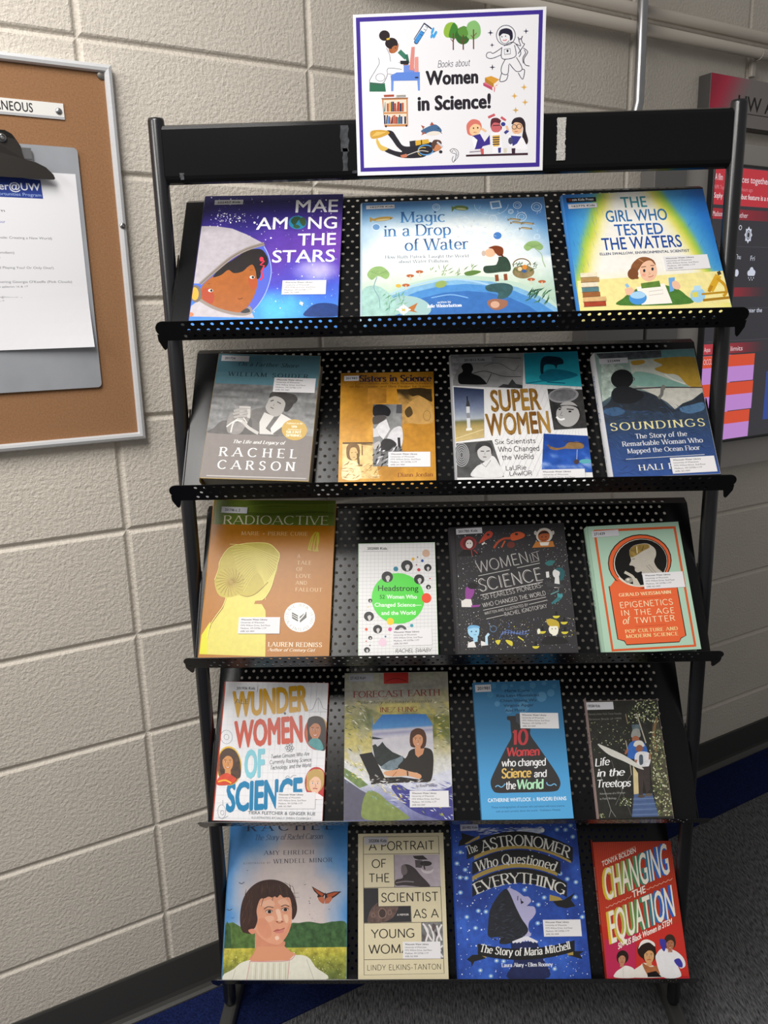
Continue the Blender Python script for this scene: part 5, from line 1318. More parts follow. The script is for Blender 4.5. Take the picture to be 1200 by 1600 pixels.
def art_flask():
    A = Art(.1619, .2497, [(130, 115), (1022, 100), (1178, 1508), (212, 1528)], .0113)
    A.grad(lambda x, y: ramp([(0, '#33719c'), (.3, '#33719c'), (.7, '#4a9ad0'), (1, '#55a8dc')], y), 4, 20)
    for x, y, r, k in ((748, 150, 32, .3), (865, 130, 24, .3), (640, 180, 30, .2), (455, 165, 34, .2), (340, 150, 30, .25), (935, 228, 38, .35), (840, 268, 52, .4), (380, 335, 28, .35), (650, 370, 62, .3), (700, 250, 60, .15), (570, 250, 30, .2), (310, 240, 34, .15), (500, 400, 40, .25), (970, 160, 22, .2), (530, 150, 16, .3)):
        A.ell(x, y, r, r, mix('#33719c', '#9cc6e2', k * .8))
    for t, x0, x1, y in (("Marie Curie", 460, 717, 217), ("Rita Levi-Montalcini", 375, 813, 267), ("Chien-Shiung Wu", 412, 784, 317), ("Virginia Apgar", 447, 760, 367), ("And More . . .", 463, 742, 418)):
        A.text(t, (x0, y), (x1, y - 5), 27, '#12283f', bold=.012)
    A.blob("485,465 520,462 720,458 745,470 742,495 720,515 724,600 728,665 800,770 900,915 1000,1065 1038,1150 1030,1210 985,1250 800,1258 560,1262 380,1263 330,1232 308,1165 322,1095 400,930 470,790 526,682 520,600 514,515 485,500", '#302e2f')
    A.poly("570,440 720,440 720,520 620,560 575,520", mix('#302e2f', '#7a9ab0', .22))
    A.text("10", (550, 760), (713, 753), 150, '#b83a40', 'brush', slant=.12); A.text("Women", (484, 880), (826, 872), 90, '#c43e42', 'brush', slant=.12)
    A.text("who changed", (428, 986), (894, 977), 78, '#ececec', 'brush', slant=.12, wt=.8); A.text("Science", (423, 1108), (742, 1098), 96, '#dfba66', 'brush', slant=.12); A.text("and", (765, 1101), (904, 1096), 74, '#ececec', 'brush', slant=.12, wt=.8)
    A.text("the", (473, 1226), (579, 1223), 82, '#ececec', 'brush', slant=.12, wt=.8); A.text("World", (590, 1226), (873, 1220), 100, '#aee2ba', 'brush', slant=.12)
    A.line("357,1200 385,1185 420,1203 452,1180 455,1165", 10, '#6fb6e2', True); A.line("895,1155 905,1180 940,1188 975,1172 998,1192", 10, '#6fb6e2', True)
    A.text("CATHERINE WHITLOCK", (280, 1361), (735, 1352), 38, '#eef4f8', bold=.02); A.text("&", (752, 1352), (778, 1351), 34, '#b9d6ea'); A.text("RHODRI EVANS", (796, 1351), (1104, 1344), 38, '#eef4f8', bold=.02)
    A.text('These minibiographies of women who persisted will move anyone', (315, 1426), (1085, 1412), 19, '#204a70'); A.text('with an avid curiosity about the world. - Publishers Weekly', (362, 1470), (1042, 1455), 19, '#204a70')
    return A
book('blue paperback with a black laboratory flask holding the title', 3, .1337, -.0174, .1619, .2497, .02, .0033, False, art_flask(), '#4a94c8', '#4a94c8',
     [('call', '201981', .45, (155, 213), (319, 208), .14, .92), ('lib', (622, 590), (1022, 597))], M_MATTE)

def art_trees():
    A = Art(.1309, .2132, [(185, 105), (900, 95), (1098, 1318), (290, 1312)], .0104)
    A.fill('#24241f', .35)
    G = ['#7f8a5a', '#a9b07c', '#c9caa0', '#5a6640', '#3d4a2e', '#dadcc0']
    A.poly("860,300 905,270 960,480 1000,700 1098,1318 930,1318 850,900 830,600", '#4a4636', .6); A.line("900,270 870,430 900,620", 26, '#7a5f40', True)
    A.strokes(600, 100, 920, 330, 150, 34, 13, 30, G, 2, 80, lambda x, y: x + y * .8 > 760); A.strokes(820, 400, 1100, 1310, 520, 32, 15, 30, G, 3, 90, lambda x, y: x > 830 + (y - 600) * .1); A.strokes(190, 300, 620, 640, 90, 26, 9, 30, ['#6a7050', '#8a8a64', '#4a4f38', '#b5b590'], 4, 80); A.strokes(510, 1100, 640, 1200, 40, 30, 11, 30, G, 6, 80); A.strokes(290, 1270, 360, 1312, 20, 30, 11, 30, G, 7, 80)
    A.line("690,230 740,380 790,530", 12, '#a8a294'); A.line("580,235 600,330", 9, '#8a7a5c'); A.line("580,500 620,700 640,860", 10, '#9a9484'); A.line("300,780 345,980 420,1230", 5, '#8f8d86'); A.line("640,850 560,980 470,1180", 4, '#77756f'); A.line("420,1230 400,1310", 4, '#9a9890'); A.line("420,1230 470,1310", 4, '#9a9890'); A.line("430,700 520,980 640,1300", 3, '#6f6d66')
    A.poly("640,340 720,340 735,400 650,410", '#56666c', .3); A.poly("655,760 720,860 720,1060 665,1070", '#c9b88a', .1); A.poly("668,1065 862,1060 935,1316 645,1316", '#4c6089', .1)
    for k in range(8): A.line([(660 - k * 2, 1090 + k * 29), (872 + k * 9, 1086 + k * 29)], 4, '#7f93b5' if k % 2 else '#354a72')
    A.blob("640,470 650,400 690,380 720,395 730,465", '#8f8f8b', .1); A.ell(682, 490, 38, 36, '#9a5f45'); A.blob("600,680 605,560 650,510 740,505 790,560 800,640 700,690 640,690", '#2f62b0', .12); A.line("600,590 575,640", 22, '#9a5f45')
    A.blob("665,560 680,510 740,505 770,540 765,565", '#cfccc4'); A.ell(722, 585, 36, 38, '#8a5840'); A.blob("672,690 690,630 760,615 830,640 838,720 800,790 700,780", '#cfcfd2', .15); A.blob("720,660 755,655 760,740 725,750", '#4a5560', .3); A.line("690,700 680,740", 22, '#9a5f45'); A.line("830,640 828,700", 20, '#9a6a4a')
    A.poly("705,780 830,770 840,1010 800,1070 765,900 760,1090 718,1085", '#3a3230', .15); A.ell(745, 1090, 40, 16, '#4f4436'); A.ell(825, 1075, 40, 16, '#5f5446')
    A.blob("290,535 380,565 560,650 690,735 770,802 700,785 560,715 400,640", '#c9c7bf', .05)
    A.text("Life", (262, 762), (422, 748), 78, '#eeeeee', 'script', slant=.22); A.text("in the", (280, 872), (577, 862), 78, '#eeeeee', 'script', slant=.22); A.text("Treetops", (290, 986), (642, 978), 78, '#eeeeee', 'script', slant=.22)
    A.text("Adventures of a Woman", (303, 1063), (572, 1056), 20, '#9f9f9a'); A.text("in Field Biology", (306, 1118), (482, 1112), 20, '#9f9f9a'); A.text("Named a New York Times Notable", (205, 243), (540, 238), 19, '#77776f'); A.text("Science Book of 1999", (210, 293), (538, 288), 19, '#77776f')
    return A
def art_trees_spine():
    A = Art(.020, .2132, [(0, 0), (20, 0), (20, 213), (0, 213)])
    A.fill('#b59c98'); A.text("TREETOPS", (6, 60), (6, 140), 7, '#3a3038', 'serif')
    return A
book('small dark paperback with two people on a leafy canopy walkway', 3, .3242, -.0102, .1309, .2132, .02, .0033, False, art_trees(), '#b59c98', '#3a3a34',
     [('call', '190584 Kids', .28, (190, 192), (460, 188), .04, .5, .36)], M_MATTE, art_trees_spine())

# ------------------------------------------------------------------ bottom shelf
def art_meadow():
    A = Art(.2352, .2973, [(168, 10), (1112, 10), (1105, 1368), (90, 1370)], .0048)
    N = vnoise(71, 3)
    def f(x, y):
        n = N(x, y)
        d = abs(x - .52) * 1.55 - (y - .1) * .75 + (n - .5) * .7
        return ramp([(-.35, '#cfc2bd'), (.05, '#c6b9b8'), (.28, '#8fa6c4'), (.45, '#4a86c2'), (.8, '#3079bd')], d)
    A.grad(f, 30, 40, .05)
    A.poly("100,900 180,890 260,940 360,960 360,1130 90,1130", '#4f6a34', .5); A.poly("640,920 720,900 800,890 900,905 1000,890 1105,910 1110,1130 620,1130", '#3d5c36', .5, True); A.poly("95,930 130,880 160,930 165,1110 90,1110", '#35502e', .5)
    A.patch([(95, 1105), (1108, 1100), (1105, 1368), (80, 1372)], lambda a, b: ramp([(0, '#b8ad45'), (.35, '#9a9a40'), (1, '#5f6a38')], b + (N(a * 3, b) - .5) * .5), 30, 10, .5)
    A.dots(90, 1110, 1105, 1368, 260, 2, 5, ['#dcd98a', '#e8e4c2', '#7f8a3a'], 8)
    A.text("RACHEL", (290, 144), (992, 136), 66, '#33405c', 'serif', track=.4); A.text("The Story of Rachel Carson", (362, 219), (912, 211), 44, '#3a4866', 'serif', slant=.25, wt=.9)
    A.text("AMY EHRLICH", (428, 340), (840, 337), 34, '#3f4456', 'serif', track=.2); A.text("ILLUSTRATED BY", (262, 414), (488, 411), 14, '#55586a', 'serif', track=.2); A.text("WENDELL MINOR", (505, 410), (990, 402), 34, '#3f4456', 'serif', track=.15)
    # girl
    A.blob("370,960 480,1060 600,1050 600,1120 680,1160 600,1230 420,1240 310,1210 360,1120", '#c9866a', .08)
    A.blob("100,1372 190,1270 300,1205 640,1165 780,1175 850,1260 915,1372", '#d8d6c6', .06); A.poly("318,1214 350,1150 380,1090 600,1090 650,1135 690,1152 645,1195 640,1208", '#d0906f'); A.poly("318,1215 635,1205 632,1368 290,1368", '#d2cfbc', .05)
    for k in range(12): A.line([(345 + k * 24, 1225), (335 + k * 25, 1368)], 5, '#b4b3a6' if k % 2 else '#e6e4d8')
    A.line("316,1212 480,1215 640,1205 690,1155", 7, '#c98f94', True); A.line("318,1215 290,1368", 5, '#c98f94'); A.line("640,1205 625,1368", 5, '#c98f94'); A.line("200,1280 170,1368", 5, '#b4b3a6'); A.line("780,1200 840,1368", 5, '#b4b3a6')
    A.blob("362,960 352,860 362,760 390,680 500,640 630,670 656,760 660,850 650,930 615,1010 560,1072 490,1068 420,1030", '#d6987a', .05)
    A.blob("375,880 430,860 485,930 490,1010 440,1020 390,970", '#d08d70', .04); A.blob("560,985 610,960 640,900 650,930 615,1008 580,1040", '#d08d70', .04); A.blob("400,740 480,705 520,740 500,775 430,765", '#deab90', .04); A.blob("545,720 600,700 640,740 620,762 570,755", '#deab90', .04)
    A.poly("528,795 560,790 578,868 585,890 560,880 535,885 545,860", '#e6bda4', 0, True); A.blob("590,840 622,832 632,880 612,900", '#e2b598'); A.blob("440,850 500,840 515,870 470,890", '#deab90')
    A.blob("238,905 240,800 262,700 310,620 380,565 460,543 540,548 610,580 660,640 690,710 702,780 690,840 662,872 660,780 645,700 620,688 590,690 565,668 540,690 520,680 500,690 470,682 440,695 405,700 385,740 372,800 380,870 362,930 340,955 330,985 290,982 255,965", '#3d2822', .14)
    A.strokes(250, 590, 690, 900, 130, 120, 4, lambda x, y: 75 if x < 380 else (105 if x > 640 else 95), ['#4f362c', '#2c1b17', '#5a4034'], 5, 12, lambda x, y: (x < 360 and y > 640) or (x > 665 and y < 850) or (y < 660 and x > 330 and y > 570))
    A.blob("305,955 345,945 366,968 345,988 320,980", '#d0886c')
    A.line("430,690 420,720 410,760", 4, '#2c1c18', True); A.line("505,690 500,715", 4, '#2c1c18'); A.line("600,565 640,590 670,605", 3, '#4a3028', True); A.line("640,655 715,655", 2, '#4a3028'); A.line("650,690 720,690", 2, '#4a3028')
    A.line("432,785 465,765 510,772", 8, '#6a483a', True); A.line("572,765 605,752 638,765", 8, '#6a483a', True)
    for x, y in ((474, 806), (604, 790)): A.ell(x, y, 30, 15, '#b58f7c'); A.ell(x, y, 25, 12, '#cbbcb2'); A.ell(x + 3, y, 15, 13, '#231815'); A.ring(x, y, 29, 16, 5, '#55352a', 5, 175); A.line([(x - 24, y + 20), (x, y + 26), (x + 22, y + 20)], 3, '#b9795f', True)
    A.line("528,882 545,896 566,898 592,886", 6, '#9a5844', True); A.ell(542, 886, 7, 4, '#7a3d30'); A.ell(578, 884, 7, 4, '#7a3d30')
    A.poly("508,968 540,948 562,952 602,938 590,955 550,962", '#b0605a', 0, True); A.poly("512,968 550,962 598,948 585,975 545,985", '#c77c70', 0, True); A.line("508,968 550,961 602,940", 3, '#7a3a34', True)
    A.blob("522,1015 545,1004 556,1028 532,1040", '#e8c2aa')
    for pts in ("820,600 880,635 930,662 915,690 890,700 865,690 870,670 840,640", "935,662 1000,645 1062,645 1020,680 990,700 960,740 930,745 925,700"):
        A.poly(pts, '#2e1c1c')
    A.poly("832,612 880,642 918,665 905,685 870,660", '#a8502e'); A.poly("945,668 1000,652 1040,652 1000,680 950,700", '#a8502e'); A.blob("872,695 918,690 922,742 890,730", '#b5684a'); A.blob("935,700 985,690 970,730 932,742", '#b5684a'); A.line("930,655 932,700", 8, '#1e1414')
    for x, y, r in ((250, 572, 22), (150, 790, 22), (765, 587, 10), (177, 855, 12), (962, 790, 7), (296, 465, 6)): A.line([(x - r, y - r * .4), (x, y + 2), (x + r, y - r * .5)], max(3, r * .25), '#3a3a42', True)
    A.dots(770, 690, 900, 900, 12, 2, 5, ['#4a4a50'], 3)
    return A
book('picture book cover of a dark haired girl in a meadow with an orange butterfly', 4, -.3164, -.0044, .2352, .2973, .012, .001, True, art_meadow(), '#4a86b8', '#4a86b8', [])

def art_memoir():
    A = Art(.1687, .2568, [(95, 88), (943, 72), (1000, 1535), (92, 1545)], .0039)
    A.fill('#d3c8a8', .02)
    K = '#3c372f'
    A.line("150,120 895,105 955,1482 152,1500 147,122 200,120", 6, K)
    N = vnoise(81, 5)
    A.patch([(452, 295), (908, 289), (920, 615), (458, 618)], lambda a, b: mix('#9a8f98', '#b5aab2', a * .6 + N(a, b) * .4), 8, 8, .1)
    A.blob("525,410 590,390 660,430 720,500 780,560 810,612 700,612 560,600 470,600 470,545 540,520", '#3a3234', .15); A.blob("525,410 560,395 585,450 570,490 530,490", '#6a5f62'); A.line("470,575 560,560 650,565", 12, '#7d7276', True)
    A.poly("640,305 740,300 790,340 700,345 655,330", '#2c2628'); A.poly("660,345 735,350 735,425 668,420", '#4a4246'); A.ell(785, 440, 62, 42, '#c9bfc4'); A.ell(785, 425, 58, 30, '#9c9298'); A.ell(770, 380, 60, 26, '#2c2628'); A.line("745,380 760,440", 14, '#35302f')
    A.poly("148,630 292,628 296,812 618,806 622,966 152,976", '#2a282c', .1); A.blob("195,970 205,880 235,820 290,775 296,812 480,808 480,860 430,930 330,972", '#5f4a44', .5); A.ell(335, 880, 36, 46, '#3f302c'); A.ring(335, 880, 38, 48, 8, '#8a6f62'); A.ring(408, 870, 18, 24, 6, '#8a6f62'); A.ring(245, 900, 16, 22, 5, '#8a6f62'); A.text("A MEMOIR", (483, 903), (600, 900), 18, '#d9d4cf', bold=.02)
    A.patch([(727, 970), (938, 965), (950, 1332), (730, 1336)], lambda a, b: gray(95 + 60 * N(a, b)), 8, 10, .5)
    for pts in ("740,980 790,1060 770,1160", "800,990 830,1040 850,1130 830,1180", "880,1000 900,1090 880,1150 920,1260", "760,1010 800,1100 830,1150", "930,990 900,1060 930,1150", "940,1200 900,1250 940,1320"): A.line(pts, 18, '#dcd6d4', True)
    A.blob("840,980 870,1000 850,1060 830,1030", '#5a5050'); A.blob("860,1060 885,1080 875,1110", '#453c3c'); A.blob("735,1090 765,1110 745,1150", '#5a5050')
    A.line("150,292 905,278", 5, K); A.line("452,292 458,620", 5, K); A.line("150,625 920,612", 5, K); A.line("292,628 296,812 620,806 626,968", 5, K); A.line("152,980 938,965", 5, K); A.line("727,972 730,1170", 5, K); A.line("152,1346 950,1332", 5, K)
    for t, x0, y0, x1, y1, h in (("A PORTRAIT", 200, 252, 852, 240, 84), ("OF", 230, 426, 373, 421, 80), ("THE", 204, 570, 406, 565, 82), ("SCIENTIST", 325, 766, 893, 753, 86), ("AS A", 645, 926, 901, 920, 86), ("YOUNG", 221, 1129, 656, 1119, 86), ("WOMAN", 195, 1285, 705, 1273, 88)):
        A.text(t, (x0, y0), (x1, y1), h, '#26221d', 'light', track=-.04, wt=1.15)
    A.text("LINDY ELKINS-TANTON", (184, 1453), (922, 1440), 54, '#2b2721', 'light', track=-.02, wt=.95)
    return A
book('cream paperback with black block capitals and small science photos', 4, -.0923, -.0061, .1687, .2568, .022, .0045, False, art_memoir(), '#d3c8a8', '#c9be9e',
     [('call', '202006 Kids', .3, (158, 196), (390, 192), .18, .95, .42, '#bfbcc4'), ('lib', (542, 1336), (921, 1332))], M_MATTE)

def art_night():
    A = Art(.2463, .2789, [(55, 30), (1022, 28), (1145, 1245), (108, 1250)], .0068)
    N = vnoise(91, 6)
    A.grad(lambda x, y: ramp([(.2, '#1b3584'), (.5, '#24479f'), (.8, '#3460c0')], N(x, y) * .8 + y * .2), 30, 34, .25)
    A.dots(60, 30, 1140, 1245, 330, 2.5, 7, ['#e8ecf6', '#b9c9ee', '#dfe6f8'], 3)
    for x, y in ((877, 92), (943, 95), (1000, 150), (983, 62), (122, 258), (160, 395), (120, 455), (122, 573), (262, 718), (322, 725), (172, 765), (240, 852), (625, 558), (778, 620), (733, 675), (728, 820), (902, 435), (958, 478), (1025, 503), (1075, 775), (405, 1110), (278, 1185), (860, 1178), (360, 1230), (460, 1115), (1020, 620), (168, 460), (95, 345)):
        A.ell(x, y, 20, 18, '#5a86d0'); A.ell(x, y, 13, 12, '#8fb4dc'); A.ell(x, y, 6, 6, '#f2f2e0')
    A.ell(672, 98, 108, 20, '#c4cde0', 2); A.ell(765, 96, 14, 16, '#f0f0ea'); A.strokes(270, 70, 760, 120, 120, 70, 4, 3, ['#e8ecf4', '#8fa8d8', '#d0d8ea'], 4, 8)
    g = '#a8904a'
    A.poly("130,105 185,125 240,138 200,165 160,200 105,210 115,170 135,150", '#161618'); A.poly("155,192 272,128 274,150 170,196", g)
    A.band((230, 318), (985, 355), 100, 42, 0, g); A.band((215, 478), (880, 450), 85, 30, 4, g)
    A.band((172, 270), (1000, 300), 118, 66, 46, '#161618'); A.band((215, 395), (905, 400), 95, 58, 42, '#161618'); A.band((215, 562), (955, 575), 112, 66, 46, '#161618')
    A.poly("820,598 900,620 925,645 818,647", g); A.poly("845,650 930,640 1018,586 985,640 1022,690 950,706 880,690", '#161618')
    A.text("The", (182, 278), (266, 246), 66, '#d6d4cc', 'serif', wt=1.2); A.text("ASTRONOMER", (288, 262), (972, 318), 84, '#dcdad2', 'serif', arc=74)
    A.text("Who Questioned", (258, 412), (868, 418), 76, '#d6d4cc', 'serif', slant=.15, arc=62, wt=1.1); A.text("EVERYTHING", (248, 590), (928, 605), 86, '#dcdad2', 'serif', arc=88)
    A.blob("490,556 545,558 590,585 620,608 655,612 676,645 655,672 660,685 700,692 712,735 690,775 660,810 655,870 672,918 560,935 560,800", '#aeaacf', .03); A.poly("640,686 668,680 655,672", '#1c2a66'); A.line("572,605 570,640", 6, '#26242c'); A.line("595,625 600,668", 6, '#1c1a20'); A.poly("598,640 620,655 600,668", '#1c1a20')
    A.blob("492,556 440,575 390,640 352,720 340,820 342,920 430,925 432,978 540,965 652,882 600,780 560,700", '#20222a', .2)
    A.strokes(360, 620, 620, 950, 60, 70, 8, 10, ['#343a4a', '#14151a', '#2c3040'], 5, 40, lambda x, y: x - 330 > (700 - y) * .3 and x < 480 + (y - 560) * .4)
    A.blob("520,965 620,965 715,965 760,1080 815,1245 495,1250 540,1120", '#1b2350', .3)
    for k in range(8): A.line([(640, 925), (530 + k * 28, 968 - (8 if 2 < k < 6 else 0))], 16, '#dcdae4')
    A.poly("170,1098 215,1062 330,1060 320,1090 230,1115 210,1155 205,1120", '#161618'); A.poly("255,1060 320,1050 325,1090 290,1070", g); A.poly("960,1040 1090,1042 1055,1065 1078,1105 1010,1085 965,1075", '#161618'); A.poly("945,1040 1005,1045 1005,1072 965,1072", g)
    A.band((258, 1030), (1015, 1010), -52, 55, 32, '#161618')
    A.text("The Story of Maria Mitchell", (278, 1038), (990, 1020), 60, '#ecebe6', 'serif', slant=.15, arc=-42, wt=1.25); A.text("Laura Alary", (445, 1160), (620, 1158), 30, '#e2e4ee', 'serifb'); A.ell(636, 1148, 5, 5, '#e2e4ee'); A.text("Ellen Rooney", (652, 1158), (846, 1156), 30, '#e2e4ee', 'serifb')
    return A
book('deep blue starry picture book with curved black title ribbons', 4, .1344, -.0098, .2463, .2789, .012, .001, True, art_night(), '#24479f', '#1f3d90',
     [('call', '201982 Kids', .34, (123, 92), (264, 90), .1, .95, .34, '#b9bcd2'), ('lib', (777, 925), (1072, 925))], M_MATTE)

def art_equation():
    A = Art(.1520, .2420, [(112, 165), (918, 160), (1107, 1500), (255, 1500)], .0089)
    A.grad(lambda x, y: ramp([(0, '#a8321f'), (.6, '#bd3524'), (1, '#b52a34')], y), 4, 12)
    for k in range(42): A.line([(120 + k * 19.4, 162), (190 + k * 20, 1000)], 5, '#bf4a30')
    A.poly("235,1130 600,1050 560,1500 255,1500", '#b82a52', 0); A.poly("560,1075 1040,960 1107,1500 555,1500", '#c03128')
    hue = lambda f: ramp([(0, '#d8b834'), (.2, '#b9b04a'), (.4, '#5f8f4a'), (.6, '#3f7f6a'), (.78, '#2f6ab8'), (1, '#2f62c0')], f)
    for t, p, q, h in (("CHANGING", (252, 745), (912, 478), 300), ("EQUATION", (306, 1166), (966, 898), 305)):
        for d in (26, 18, 10): A.text(t, (p[0] - d, p[1] + d * .2), (q[0] - d, q[1] + d * .2), h, hue, bold=.02, upright=True)
        A.text(t, p, q, h, '#ece4d4', bold=.012, upright=True)
    A.text("THE", (522, 722), (660, 664), 66, '#efe6d8', bold=.025, upright=True)
    for x0, y0, x1, y1 in ((245, 815, 512, 705), (665, 640, 935, 535)):
        A.line([(x0 + (x1 - x0) * k / 12, y0 + (y1 - y0) * k / 12 + (6 if k % 2 else -6)) for k in range(13)], 7, '#e2a08a', True)
    A.line("210,355 553,210", 6, '#d98a70'); A.text("TONYA BOLDEN", (210, 408), (560, 268), 48, '#ece4d8', bold=.02, upright=True)
    A.text("50+ US Black Women in STEM", (372, 1224), (935, 978), 56, '#f2ece2', bold=.03, slant=.2, upright=True)
    A.blob("340,1500 345,1450 400,1410 450,1385 530,1415 560,1500", '#e2dcd6', .05); A.ell(418, 1300, 62, 66, '#2a1c18'); A.face(410, 1318, 42, 58, '#b98060', '#2a1c18', smile=False); A.line("420,1410 425,1500", 3, '#b5aea8')
    A.blob("500,1500 520,1440 600,1385 640,1360 760,1400 830,1440 850,1500", '#e0d9d0', .05); A.ell(665, 1235, 95, 90, '#2a1c16'); A.blob("580,1220 610,1150 670,1130 740,1160 750,1200 690,1160 620,1180", '#e6e0da'); A.face(690, 1285, 58, 80, '#cf9a68', '#2a1c16', smile=False); A.blob("620,1360 700,1400 780,1390 800,1470 700,1500 650,1440", '#a8673f', .2); A.poly("670,1460 760,1440 820,1500 675,1500", '#1a1414')
    A.blob("830,1500 760,1330 770,1270 830,1220 950,1240 1040,1310 1065,1390 1020,1420 990,1400 1015,1500", '#e2e0e2', .05); A.ell(905, 1140, 56, 58, '#3a281f'); A.face(908, 1175, 46, 62, '#a8694a', '#3a281f'); A.blob("800,1130 860,1140 865,1200 845,1250 810,1200", '#3f3a9a'); A.blob("948,1340 1000,1320 1035,1370 1030,1410 985,1395", '#3f3a9a'); A.line("868,1225 910,1260 925,1225", 5, '#b9b2b2')
    return A
def art_equation_spine():
    A = Art(.016, .2420, [(0, 0), (16, 0), (16, 242), (0, 242)])
    A.fill('#b3321f'); A.text("CHANGING THE EQUATION", (5, 50), (5, 150), 7, '#ecdccc', bold=.02); A.text("BOLDEN", (5, 165), (5, 195), 6, '#e0b090')
    return A
book('red paperback with tall slanted rainbow shaded title above three women', 4, .3616, -.0095, .1520, .2420, .016, .001, False, art_equation(), '#b3321f', '#b3321f', [], M_GLOSS, art_equation_spine())

# ------------------------------------------------------------------ the paper sign on the header
def art_sign():
    A = Art(.2885, .2265, [(38, 68), (1147, 36), (1118, 962), (66, 990)])
    A.fill('#e9e8ec')
    Q = lambda x, y: (x, y)
    A.poly("55,85 1128,54 1101,942 83,968", '#3d2a8f'); A.poly("79,110 1104,79 1080,918 103,945", '#e9e8ec')
    K = '#2b2740'
    A.text("Books about", (526, 375), (712, 366), 38, K, 'hand', slant=.2, wt=1.0)
    A.text("Women", (456, 474), (757, 464), 76, '#211c26', bold=.055, track=.02); A.text("in Science!", (410, 620), (828, 606), 78, '#211c26', bold=.055, track=.02)
    # woman in a white coat at a microscope
    A.poly("134,455 222,462 228,512 134,511", '#2f6b4f'); A.poly("185,320 215,265 245,262 300,290 330,330 345,385 330,415 240,410 225,440 215,465 135,457 165,390", '#f2f1f4'); A.line("185,318 190,350 165,395 135,457 205,466 235,420 242,378 320,385", 3, '#55525f', True); A.line("232,262 250,300 255,340", 3, '#55525f'); A.ring(196, 430, 26, 22, 3, '#77747f'); A.line("240,410 325,415 345,360 300,345", 3, '#77747f', True)
    A.blob("245,255 260,225 298,235 296,268 270,292 248,285", '#a8603a'); A.ell(260, 235, 36, 32, '#271d1f'); A.ell(220, 190, 31, 30, '#271d1f'); A.line("232,212 250,208", 10, '#e0b838'); A.blob("262,262 285,248 298,270 272,292", '#b06a40'); A.ell(284, 262, 4, 3, '#222'); A.line("330,355 350,362", 16, '#b06a40')
    A.line("305,280 345,320", 26, '#3a7a63'); A.line("345,300 355,345 330,350", 18, '#2f6b57'); A.poly("310,335 360,335 358,358 312,355", '#222428'); A.poly("330,362 385,358 395,400 330,402", '#6f8fdb'); A.poly("375,258 394,256 388,392 362,388", '#d98a80'); A.poly("394,315 414,313 416,432 390,432", '#e0978c')
    A.poly("255,420 290,402 422,400 422,448 258,450", '#5f86d8'); A.poly("258,450 272,450 270,508 258,508", '#6f94e0'); A.poly("408,445 422,445 422,506 412,506", '#6f94e0'); A.line("395,432 414,432", 8, '#1c1c22')
    # test tube
    A.line("462,128 402,222", 34, '#2b3550'); A.line("461,134 404,220", 26, '#e9eef4'); A.line("440,168 404,222", 24, '#3f8fd8'); A.ell(403, 228, 13, 13, '#2b3550'); A.ell(404, 226, 10, 10, '#3f8fd8'); A.line("448,122 492,155", 8, '#2b3550')
    for k in range(4): A.line([(425 + k * 10, 185 - k * 15), (438 + k * 10, 192 - k * 15)], 3, '#2b3550')
    for x, y, r in ((497, 165, 20), (508, 190, 20), (492, 195, 14), (515, 178, 12)): A.ell(x, y, 7, r, '#3f9fe0', 20)
    # trees
    for pts, c in (("560,170 575,130 610,118 640,140 640,185 600,205 570,200", '#8fb53f'), ("590,200 600,150 620,120 640,150 650,190 620,210", '#3f7f2f'), ("625,190 650,150 690,145 712,185 700,230 670,245 640,230", '#2f6526'), ("690,170 700,125 740,110 768,140 770,190 740,215 700,210", '#84b870'), ("640,165 680,140 700,190 660,200", '#5a8f3a')): A.blob(pts, c)
    for x, y0, y1 in ((615, 180, 276), (672, 190, 275), (731, 160, 272)): A.line([(x, y0), (x, y1)], 7, '#6a3f33'); A.line([(x, y0 + 40), (x + 18, y0 + 20)], 4, '#6a3f33'); A.line([(x, y0 + 50), (x - 16, y0 + 32)], 4, '#6a3f33')
    # astronaut outline drawing
    A.ring(916, 195, 54, 56, 4, K); A.blob("875,190 885,165 920,155 950,170 955,210 940,225 935,195 900,185 882,200", '#1f1b33'); A.line("880,200 890,232 915,242 935,225", 3, K, True); A.ell(893, 203, 3, 4, K); A.ell(914, 200, 3, 4, K); A.line("898,222 915,224 918,216", 5, '#d86a6a', True)
    for pts in ("893,262 890,320 920,330 972,312 965,250", "905,255 960,235 1000,290 990,318", "893,265 845,296 828,290 808,296 806,318 835,326 890,305", "975,245 1000,255 990,225 1000,215 1012,240 1022,245 1010,265 985,300", "912,330 890,375 892,410 925,415 932,360", "935,355 975,400 1008,385 975,320", "892,405 880,455 915,450 928,418", "985,408 1010,445 1022,395 1008,388", "1015,268 1040,290 1018,330 1025,362 1050,370", "1020,280 1028,295 1012,325 1015,355"): A.line(pts, 4, K, True)
    A.line("906,275 940,270 942,300 908,304 906,275", 3, K); A.ell(925, 283, 6, 7, K); A.line("992,225 985,205", 5, K); A.line("1002,222 1010,200", 5, K)
    for x, y, r, c in ((828, 180, 18, K), (1031, 173, 17, K), (837, 250, 14, K), (838, 376, 18, K), (1018, 490, 20, '#d8a84a'), (963, 540, 20, '#d8a84a'), (1023, 576, 20, '#d8a84a'), (969, 621, 20, '#c9a04a')):
        A.poly([(x + (r if k % 2 == 0 else r * .28) * cos(k * pi / 4), y + (r if k % 2 == 0 else r * .28) * sin(k * pi / 4)) for k in range(8)], c)
        if c != K: A.poly([(x + (r * .6 if k % 2 else r * .15) * cos(k * pi / 4), y + (r * .6 if k % 2 else r * .15) * sin(k * pi / 4)) for k in range(8)], c)
